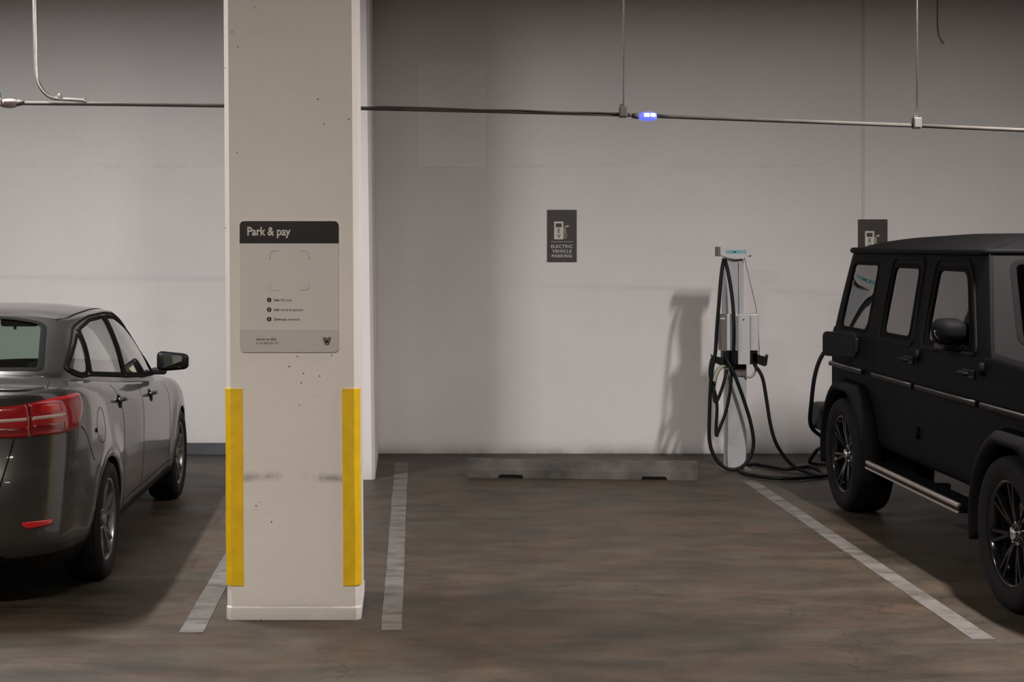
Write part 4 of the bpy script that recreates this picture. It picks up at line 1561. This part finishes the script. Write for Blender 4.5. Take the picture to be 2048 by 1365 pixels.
        # wheels
        wheel(R, 0.800 * sd, 1.0, 0.325, 0.215, 0.222, sd, 5, 'alloy', 'ch_dark', 'twin')
        wheel(R, 0.795 * sd, 3.65, 0.325, 0.215, 0.222, sd, 5, 'alloy', 'ch_dark', 'twin')
    # boot-lid lip highlight edge, number-plate recess, aerial
    patch_l = [at_s(s, 0) for s in (0.1,)]
    box('plate_recess', (0, 0.052, 0.80), (0.60, 0.030, 0.16), 'black', R, 0.01)
    p3, n3 = project(caster([Bs]), [(q.x, q.y) for q in catmull([(0.0, 0.12, 0), (0.18, 0.123, 0), (0.35, 0.135, 0), (0.52, 0.165, 0), (0.63, 0.215, 0), (0.70, 0.30, 0)], 8)], 'z')
    for sd in (1, -1):
        strip_on('boot_lip', p3, [(n_ + Vector((0, 0, 2))).normalized() for n_ in n3], 0.030, 0.008, 'paint_sedan', R, False, sd)
        q3, m3 = project(caster([Bs]), dens([(0.60, 0.80), (0.675, 0.55), (0.715, 0.34), (0.73, 0.28)], 0.02, False), 'z')
        strip_on('boot_side_gap', q3, m3, 0.008, 0.0012, 'seam_dark', R, False, sd)
    # underbody and cabin
    box('underbody', (0, 2.25, 0.26), (1.40, 3.7, 0.16), 'void', R, 0.02)
    box('cabin_floor', (0, 2.1, 0.42), (1.45, 2.6, 0.10), 'void', R)
    box('parcel_shelf', (0, 0.92, 1.085), (1.10, 0.42, 0.03), 'seat', R, 0.01)
    for x in (-0.38, 0.38):
        seat(R, x, 1.93, 0.42, 0.50, 0.44)
    b_ = empty('rear_bench', (0, 1.12, 0.42))
    b_.parent = R
    box('cushion', (0, 0.28, 0.08), (1.25, 0.5, 0.16), 'seat', b_, 0.04, 3, smooth=True)
    box('backrest', (0, -0.04, 0.40), (1.25, 0.14, 0.54), 'seat', b_, 0.05, 3, Matrix.Rotation(math.radians(14), 3, 'X'), smooth=True)
    box('dashboard', (0, 3.02, 0.86), (1.42, 0.5, 0.22), 'black', R, 0.06, 3, smooth=True)
    tube('steering_wheel', [(-0.38 + 0.19 * math.cos(a), 2.70 + 0.06 * math.sin(a), 0.93 + 0.175 * math.sin(a)) for a in np.linspace(0, 2 * PI, 28)[:-1]], 0.014, 'black', R, 8, True)
    im = empty('rear_view_mirror', (0, 2.58, 1.335))
    im.parent = R
    box('mirror_body', (0, 0, 0), (0.245, 0.05, 0.062), 'black', im, 0.02, 3, smooth=True)
    tube('mirror_stem', [(0, 0.01, 0.02), (0, 0.09, 0.085)], 0.010, 'black', im, 8)
    tube('stalk', [(-0.03, 0.0, -0.03), (-0.03, 0.0, -0.05)], 0.010, 'black', im, 8)
    return R


sedan()


# ------------------------------------------------------------------ the black four-wheel drive
def offroader():
    R = empty('off_road_car', (3.945, 11.10, 0.0), PI)
    tag(R, 'boxy black off-road car charging from the station, parked nose out', 'car')

    def plan_pts(w, yr, yf, nose=0.0, k=1.0):
        L_ = yf - yr
        return np.array([(0, yr), (.5 * w, yr), (w - .11, yr + .004), (w - .035, yr + .030), (w, yr + .11), (w, yr + .25 * L_), (w, yr + .5 * L_), (w, yr + .75 * L_), (w, yf - .14 * k),
                         (w - .035 * k, yf - .045 * k), (w - .11 * k, yf - .008), (.5 * w, yf + nose * .8), (0, yf + nose)], float)
    # ---- lower body
    ref = plan_pts(0.845, 0, 4.42, 0.03)
    NU = 340
    ts, _ = arc_params(ref, NU)
    lev = [(0.50, 0.815, 0.03, 4.40), (0.53, 0.836, 0.005, 4.42), (0.60, 0.845, 0.0, 4.42), (0.80, 0.847, 0.0, 4.42), (1.00, 0.847, 0.0, 4.42), (1.16, 0.843, 0.0, 4.41), (1.23, 0.836, 0.004, 4.40), (1.26, 0.815, 0.02, 4.38)]
    rows = []
    for (z, w, yr, yf) in lev:
        q = spl(plan_pts(w, yr, yf, 0.03), ts, True)
        zz = z - np.clip((q[:, 1] - 3.0) / 1.4, 0, 1) * 0.06 * (z - 0.5) / 0.76
        rows.append(np.stack([q[:, 0], q[:, 1], zz], -1))
    GA = spl(np.array(rows), np.linspace(0, len(lev) - 1, 64))
    A = Shell(GA)
    top = GA[-1]
    Bs = Shell(np.array([np.stack([top[:, 0] * (1 - t), top[:, 1], top[:, 2] + 0.012 * (1 - (1 - t) ** 3)], -1) for t in np.linspace(0, 1, 24)]))
    # ---- cabin
    cab = []
    tsc, _ = arc_params(plan_pts(0.83, 0.02, 3.08, 0.05, 0.45), 300)
    for (z, w, yr, yf) in ((1.20, 0.834, 0.015, 3.06), (1.25, 0.832, 0.015, 3.03), (1.40, 0.801, 0.022, 2.935), (1.55, 0.769, 0.035, 2.845), (1.70, 0.737, 0.055, 2.755), (1.78, 0.719, 0.07, 2.707), (1.805, 0.712, 0.08, 2.69)):
        q = spl(plan_pts(w, yr, yf, 0.05, 0.45), tsc, True)
        cab.append(np.stack([q[:, 0], q[:, 1], np.full(len(q), z)], -1))
    e = cab[-1]
    for s in (0.03, 0.12, 0.3, 0.6, 1.0):
        yc = np.clip(e[:, 1], 0.5, 2.2)
        hz = np.interp(e[:, 1] + (yc - e[:, 1]) * s, [0, .4, 1.2, 2.0, 2.7], [1.885, 1.900, 1.915, 1.912, 1.89])
        cab.append(np.stack([e[:, 0] * (1 - s), e[:, 1] + (yc - e[:, 1]) * s, e[:, 2] + (hz - e[:, 2]) * (1 - (1 - s) ** 3.2)], -1))
    GC = spl(np.array(cab), np.linspace(0, len(cab) - 1, 120))
    GC[..., 0] = np.maximum(GC[..., 0], 0)
    C = Shell(GC)
    cast_c, cast_a = caster([C]), caster([A])
    side_m = (np.abs(C.n[:, 0]) > 0.6) & (C.c[:, 0] > 0.5)
    wins = [('quarter_window', round_poly([(.215, 1.252), (.225, 1.712), (.80, 1.712), (.835, 1.252)], 0.06)),
            ('side_window', round_poly([(1.17, 1.258), (1.14, 1.705), (1.63, 1.705), (1.70, 1.258)], 0.06)),
            ('side_window', round_poly([(1.99, 1.262), (1.96, 1.70), (2.40, 1.70), (2.47, 1.66), (2.73, 1.262)], 0.06))]
    for i, (nm, poly) in enumerate(wins):
        m = C.take(inside(poly, C.c[:, 1], C.c[:, 2]) & side_m)
        for sd, s_ in (('right', 1), ('left', -1)):
            C.mesh(nm, m, 'glass_dark', R, sd, -0.006)
            p3, n3 = project(cast_c, dens(poly), 'x')
            strip_on('window_seal', p3, n3, 0.028 if i else 0.024, 0.004, 'seal', R, True, s_, 0.012)
            if i:
                grown = [(q[0], q[1]) for q in round_poly([(poly_c[0], poly_c[1]) for poly_c in ([(1.105, 1.215), (1.09, 1.755), (1.70, 1.755), (1.775, 1.215)] if i == 1 else [(1.925, 1.215), (1.905, 1.755), (2.44, 1.755), (2.55, 1.66), (2.83, 1.235)])], 0.07)]
                p3, n3 = project(cast_c, dens(grown), 'x')
                strip_on('door_frame', p3, n3, 0.022, 0.010, 'paint_suv', R, True, s_, 0.006)
    ws = round_poly([(-.665, 1.31), (.665, 1.31), (.605, 1.745), (-.605, 1.745)], 0.05)
    m = C.take(inside(ws, C.c[:, 0], C.c[:, 2]) & (C.c[:, 1] > 2.5) & (np.abs(C.n[:, 1]) > 0.5))
    C.mesh('windscreen', m, 'glass_screen', R, 'both', -0.004)
    p3, n3 = project(cast_c, dens(ws), 'y+')
    strip_on('windscreen_seal', p3, n3, 0.034, 0.004, 'seal', R)
    rw = round_poly([(-.52, 1.32), (.52, 1.32), (.47, 1.69), (-.47, 1.69)], 0.05)
    m = C.take(inside(rw, C.c[:, 0], C.c[:, 2]) & (C.c[:, 1] < 0.3) & (np.abs(C.n[:, 1]) > 0.5))
    C.mesh('rear_window', m, 'glass_dark', R, 'both', -0.004)
    p3, n3 = project(cast_c, dens(rw), 'y-')
    strip_on('rear_window_seal', p3, n3, 0.030, 0.004, 'seal', R)
    YA = (0.60, 3.50)
    for y in YA:
        A.take((np.hypot(A.c[:, 1] - y, A.c[:, 2] - 0.39) < 0.455) & (A.c[:, 0] > 0.5))
    A.mesh('body', A.left, 'paint_suv', R)
    Bs.take((Bs.c[:, 1] > 0.1) & (Bs.c[:, 1] < 3.0) & (Bs.c[:, 0] < 0.76))
    Bs.mesh('wing_tops', Bs.left, 'paint_suv', R)
    C.mesh('roof_and_pillars', C.left, 'paint_suv', R)
    # bonnet: raised panel with sloping flanks
    prof = [(-0.64, 1.17), (-0.60, 1.235), (-0.54, 1.262), (-0.3, 1.272), (0, 1.275), (0.3, 1.272), (0.54, 1.262), (0.60, 1.235), (0.64, 1.17)]
    verts, faces = [], []
    for (y, dz, k) in ((3.06, 0.010, 1.0), (3.2, 0.0, 1.0), (3.7, -0.012, 0.985), (4.2, -0.040, 0.965), (4.36, -0.062, 0.955), (4.41, -0.11, 0.95)):
        verts += [(x * k, y, max(1.12, z + dz)) for x, z in prof]
    n = len(prof)
    for i in range(5):
        faces += [(i * n + j, i * n + j + 1, (i + 1) * n + j + 1, (i + 1) * n + j) for j in range(n - 1)]
    faces += [tuple(range(n)), tuple(5 * n + j for j in range(n))]
    o = fix_normals(mesh_obj('bonnet', verts, faces, 'paint_suv', R))
    # drip rail round the roof
    rail = [Vector((x + 0.014, y, 1.806)) for x, y, z in GC[int(6 / 11 * 119)] if 0.03 < x]
    rail = [p for p in rail if p.y < 2.72]
    for sd in (1, -1):
        tube('drip_rail', [(p.x * sd, p.y, p.z - 0.006) for p in rail[::3]], 0.021, 'paint_suv', R, 8)
    # doors: gaps, hinges, handles, side strip
    for sd in (1, -1):
        for (nm, pts) in (('door_gap', [(1.03, 1.22), (1.03, 0.98), (1.06, 0.80), (1.10, 0.56)]), ('door_gap', [(1.885, 1.23), (1.885, 0.56)]), ('door_gap', [(2.93, 1.23), (2.93, 0.90), (2.90, 0.56)]), ('sill_gap', [(1.10, 0.565), (2.90, 0.565)])):
            p3, n3 = project(cast_a, dens(pts, 0.03, False), 'x')
            strip_on(nm, p3, n3, 0.010, 0.0012, 'seam_dark', R, False, sd)
        for (a, b) in ((0.05, 0.84), (1.06, 1.855), (1.915, 2.90), (2.96, 4.34)):
            st = empty('side_strip', (0, 0, 0))
            st.parent = R
            prism('strip_body', [(0.845, 0.957), (0.872, 0.962), (0.876, 0.976), (0.868, 0.990), (0.845, 0.997)], 'y', a, b, 'black', st)
            for v in st.children[0].data.vertices:
                v.co.x *= sd
            fix_normals(st.children[0])
            tube('strip_bead', [(0.871 * sd, a + 0.01, 0.988), (0.871 * sd, b - 0.01, 0.988)], 0.0065, 'suv_trim', st, 8)
        for y in (1.80, 2.80):
            hd = empty('door_handle', (0.848 * sd, y - 0.05, 1.13))
            hd.parent = R
            box('handle_plate', (0.004 * sd, 0, 0), (0.012, 0.16, 0.05), 'black', hd, 0.004)
            tube('handle_bar', [(0.008 * sd, -0.07, 0.0), (0.042 * sd, -0.06, 0.002), (0.046 * sd, 0.05, 0.002), (0.03 * sd, 0.06, 0.0)], 0.011, 'paint_suv', hd, 8)
            lathe('lock_button', [(0.0, 0.0), (0.014, 0.0), (0.014, 0.014), (0.0, 0.014)], 'black', hd, 14, 'x', (0.03 * sd, 0.045, 0.0), closed=False)
        for (y, z) in ((1.925, 1.17), (1.925, 0.70), (2.955, 1.17), (2.955, 0.70)):
            tube('door_hinge', [(0.858 * sd, y, z - 0.035), (0.858 * sd, y, z + 0.035)], 0.014, 'paint_suv', R, 10)
        # flares
        for y in YA:
            def arch(r, dy, flat):
                out = []
                for a in np.linspace(math.radians(-14), math.radians(194), 36):
                    yy = r * math.cos(a) * (1.0 + dy)
                    zz = min(r * math.sin(a), r * flat)
                    out.append((y + yy, 0.39 + zz))
                return out
            sec = [(0.838, arch(0.565, 0.0, 0.90)), (0.905, arch(0.545, 0.0, 0.90)), (0.945, arch(0.510, 0.0, 0.92)), (0.955, arch(0.480, 0, 0.94)), (0.950, arch(0.456, 0, 0.96)), (0.80, arch(0.452, 0, 0.96))]
            vv, fc = [], []
            k = len(sec[0][1])
            for (x, pts) in sec:
                vv += [(x * sd, q[0], q[1]) for q in pts]
            for i in range(len(sec)):
                i2 = (i + 1) % len(sec)
                fc += [(i * k + j, i * k + j + 1, i2 * k + j + 1, i2 * k + j) for j in range(k - 1)]
            fc += [tuple(i * k for i in range(len(sec))), tuple(i * k + k - 1 for i in range(len(sec)))]
            fix_normals(mesh_obj('wheel_flare', vv, fc, 'paint_suv', R, True))
            vv, fc = [], []
            for i, a in enumerate(np.linspace(-0.3, PI + 0.3, 24)):
                for xx in (0.45, 0.80, 0.90):
                    vv.append((xx * sd, y + 0.458 * math.cos(a), 0.39 + 0.445 * math.sin(a)))
            for i in range(23):
                fc += [(i * 3 + j, i * 3 + j + 1, (i + 1) * 3 + j + 1, (i + 1) * 3 + j) for j in range(2)]
            mesh_obj('wheel_liner', vv, fc, 'void', R)
            wheel(R, 0.817 * sd, y, 0.39, 0.275, 0.262, sd, 7, 'alloy_dark', 'chrome', 'multi')
        # running board
        rb = empty('running_board', (0, 0, 0))
        rb.parent = R
        box('board', (0.875 * sd, 2.06, 0.403), (0.17, 1.66, 0.040), 'black', rb, 0.008)
        box('top_edge', (0.953 * sd, 2.06, 0.425), (0.026, 1.64, 0.022), 'board', rb, 0.006)
        box('lower_edge', (0.961 * sd, 2.06, 0.388), (0.010, 1.66, 0.012), 'board', rb, 0.003)
        for y in (1.4, 2.06, 2.7):
            box('bracket', (0.78 * sd, y, 0.40), (0.14, 0.05, 0.03), 'black', rb, 0.004)
        # mirror
        mr = empty('door_mirror', (0, 0, 0))
        mr.parent = R
        box('mirror_foot', (0.865 * sd, 2.52, 1.262), (0.15, 0.16, 0.040), 'black', mr, 0.012, 3, smooth=True)
        tube('mirror_neck', [(0.88 * sd, 2.53, 1.26), (0.885 * sd, 2.54, 1.31)], 0.030, 'black', mr, 12)

        def tp(v):
            k = (v.y + 0.09) / 0.18
            q = 1.0 - 0.22 * k * k
            return (v.x * q, v.y, v.z * q)
        box('mirror_housing', (0.885 * sd, 2.55, 1.352), (0.185, 0.18, 0.150), 'paint_suv', mr, 0.058, 5, smooth=True, taper=tp)
        tube('mirror_indicator', [(0.90 * sd + 0.076 * sd * math.cos(a), 2.62 - 0.05 * abs(math.cos(a)), 1.352 + 0.060 * math.sin(a)) for a in np.linspace(-1.3, 0.1, 10)], 0.004, 'chrome', mr, 6)
        prism('mirror_glass', rrect(0.14, 0.11, 0.03, 4, 0.885 * sd, 1.352), 'y', 2.455, 2.462, 'mirror', mr)
        # head lamps, wing indicators, tail lamps
        hl = empty('head_lamp', (0.62 * sd, 4.43, 0.98))
        hl.parent = R
        lathe('lamp_ring', [(0.10, 0.0), (0.125, 0.0), (0.125, 0.03), (0.115, 0.04), (0.10, 0.035)], 'black', hl, 32, 'y')
        lathe('lamp_lens', [(0.0, 0.035), (0.06, 0.030), (0.10, 0.012), (0.10, 0.0), (0.0, 0.0)], 'chrome', hl, 32, 'y', closed=False)
        box('wing_indicator', (0.72 * sd, 4.16, 1.225), (0.11, 0.20, 0.05), 'amber', R, 0.018, 3, smooth=True)
        box('tail_lamp', (0.74 * sd, -0.01, 0.82), (0.16, 0.05, 0.10), 'red', R, 0.01)
    # charge flap, standing open, and the socket behind it (right side only)
    a, b_ = Vector((0.853, 0.690, 0)), Vector((1.025, 0.452, 0))
    ang = math.atan2(b_.y - a.y, b_.x - a.x)
    fl = prism('charge_flap', rrect(0.285, 0.172, 0.035, 5), 'y', -0.012, 0.012, 'black', R, 0.004)
    rm = Matrix.Rotation(ang, 3, 'Z')
    for v in fl.data.vertices:
        v.co = rm @ v.co + (a + b_) / 2 + Vector((0, 0, 1.148))
    box('flap_hinge', (0.858, 0.675, 1.148), (0.03, 0.05, 0.10), 'black', R, 0.006)
    lathe('charge_socket', [(0.0, 0.0), (0.07, 0.0), (0.075, 0.008), (0.07, 0.012), (0.0, 0.006)], 'black', R, 24, 'x', (0.845, 0.20, 1.13), closed=False)
    # front and rear ends
    box('front_bumper', (0, 4.50, 0.60), (1.86, 0.26, 0.30), 'paint_suv', R, 0.05, 3)
    g = empty('grille', (0, 4.46, 0.98))
    g.parent = R
    prism('grille_frame', rrect(0.92, 0.30, 0.03, 4), 'y', -0.03, 0.0, 'black', g)
    for i in range(9):
        box('slat', (-0.36 + i * 0.09, 0.008, 0), (0.022, 0.02, 0.25), 'chrome', g, 0.004)
    box('rear_bumper', (0, -0.045, 0.575), (1.88, 0.30, 0.20), 'black', R, 0.035, 3)
    box('tailgate_box', (0.02, -0.11, 1.02), (0.66, 0.20, 0.62), 'paint_suv', R, 0.06, 3)
    # under and inside
    box('underbody', (0, 2.2, 0.52), (1.05, 4.2, 0.22), 'void', R, 0.02)
    box('cabin_floor', (0, 1.6, 0.66), (1.5, 2.9, 0.08), 'void', R)
    for x in (-0.40, 0.40):
        seat(R, x, 1.95, 0.70, 0.52, 0.56)
    b2 = empty('rear_bench', (0, 1.0, 0.70))
    b2.parent = R
    box('cushion', (0, 0.28, 0.08), (1.3, 0.5, 0.16), 'seat', b2, 0.04, 3, smooth=True)
    box('backrest', (0, -0.05, 0.40), (1.3, 0.14, 0.56), 'seat', b2, 0.05, 3, smooth=True)
    box('dashboard', (0, 2.86, 1.13), (1.45, 0.40, 0.22), 'black', R, 0.06, 3, smooth=True)
    tube('steering_wheel', [(-0.40 + 0.19 * math.cos(a), 2.58 + 0.05 * math.sin(a), 1.20 + 0.18 * math.sin(a)) for a in np.linspace(0, 2 * PI, 28)[:-1]], 0.015, 'black', R, 8, True)
    box('rear_view_mirror', (0, 2.62, 1.66), (0.24, 0.05, 0.07), 'black', R, 0.02, 3, smooth=True)
    return R


offroader()
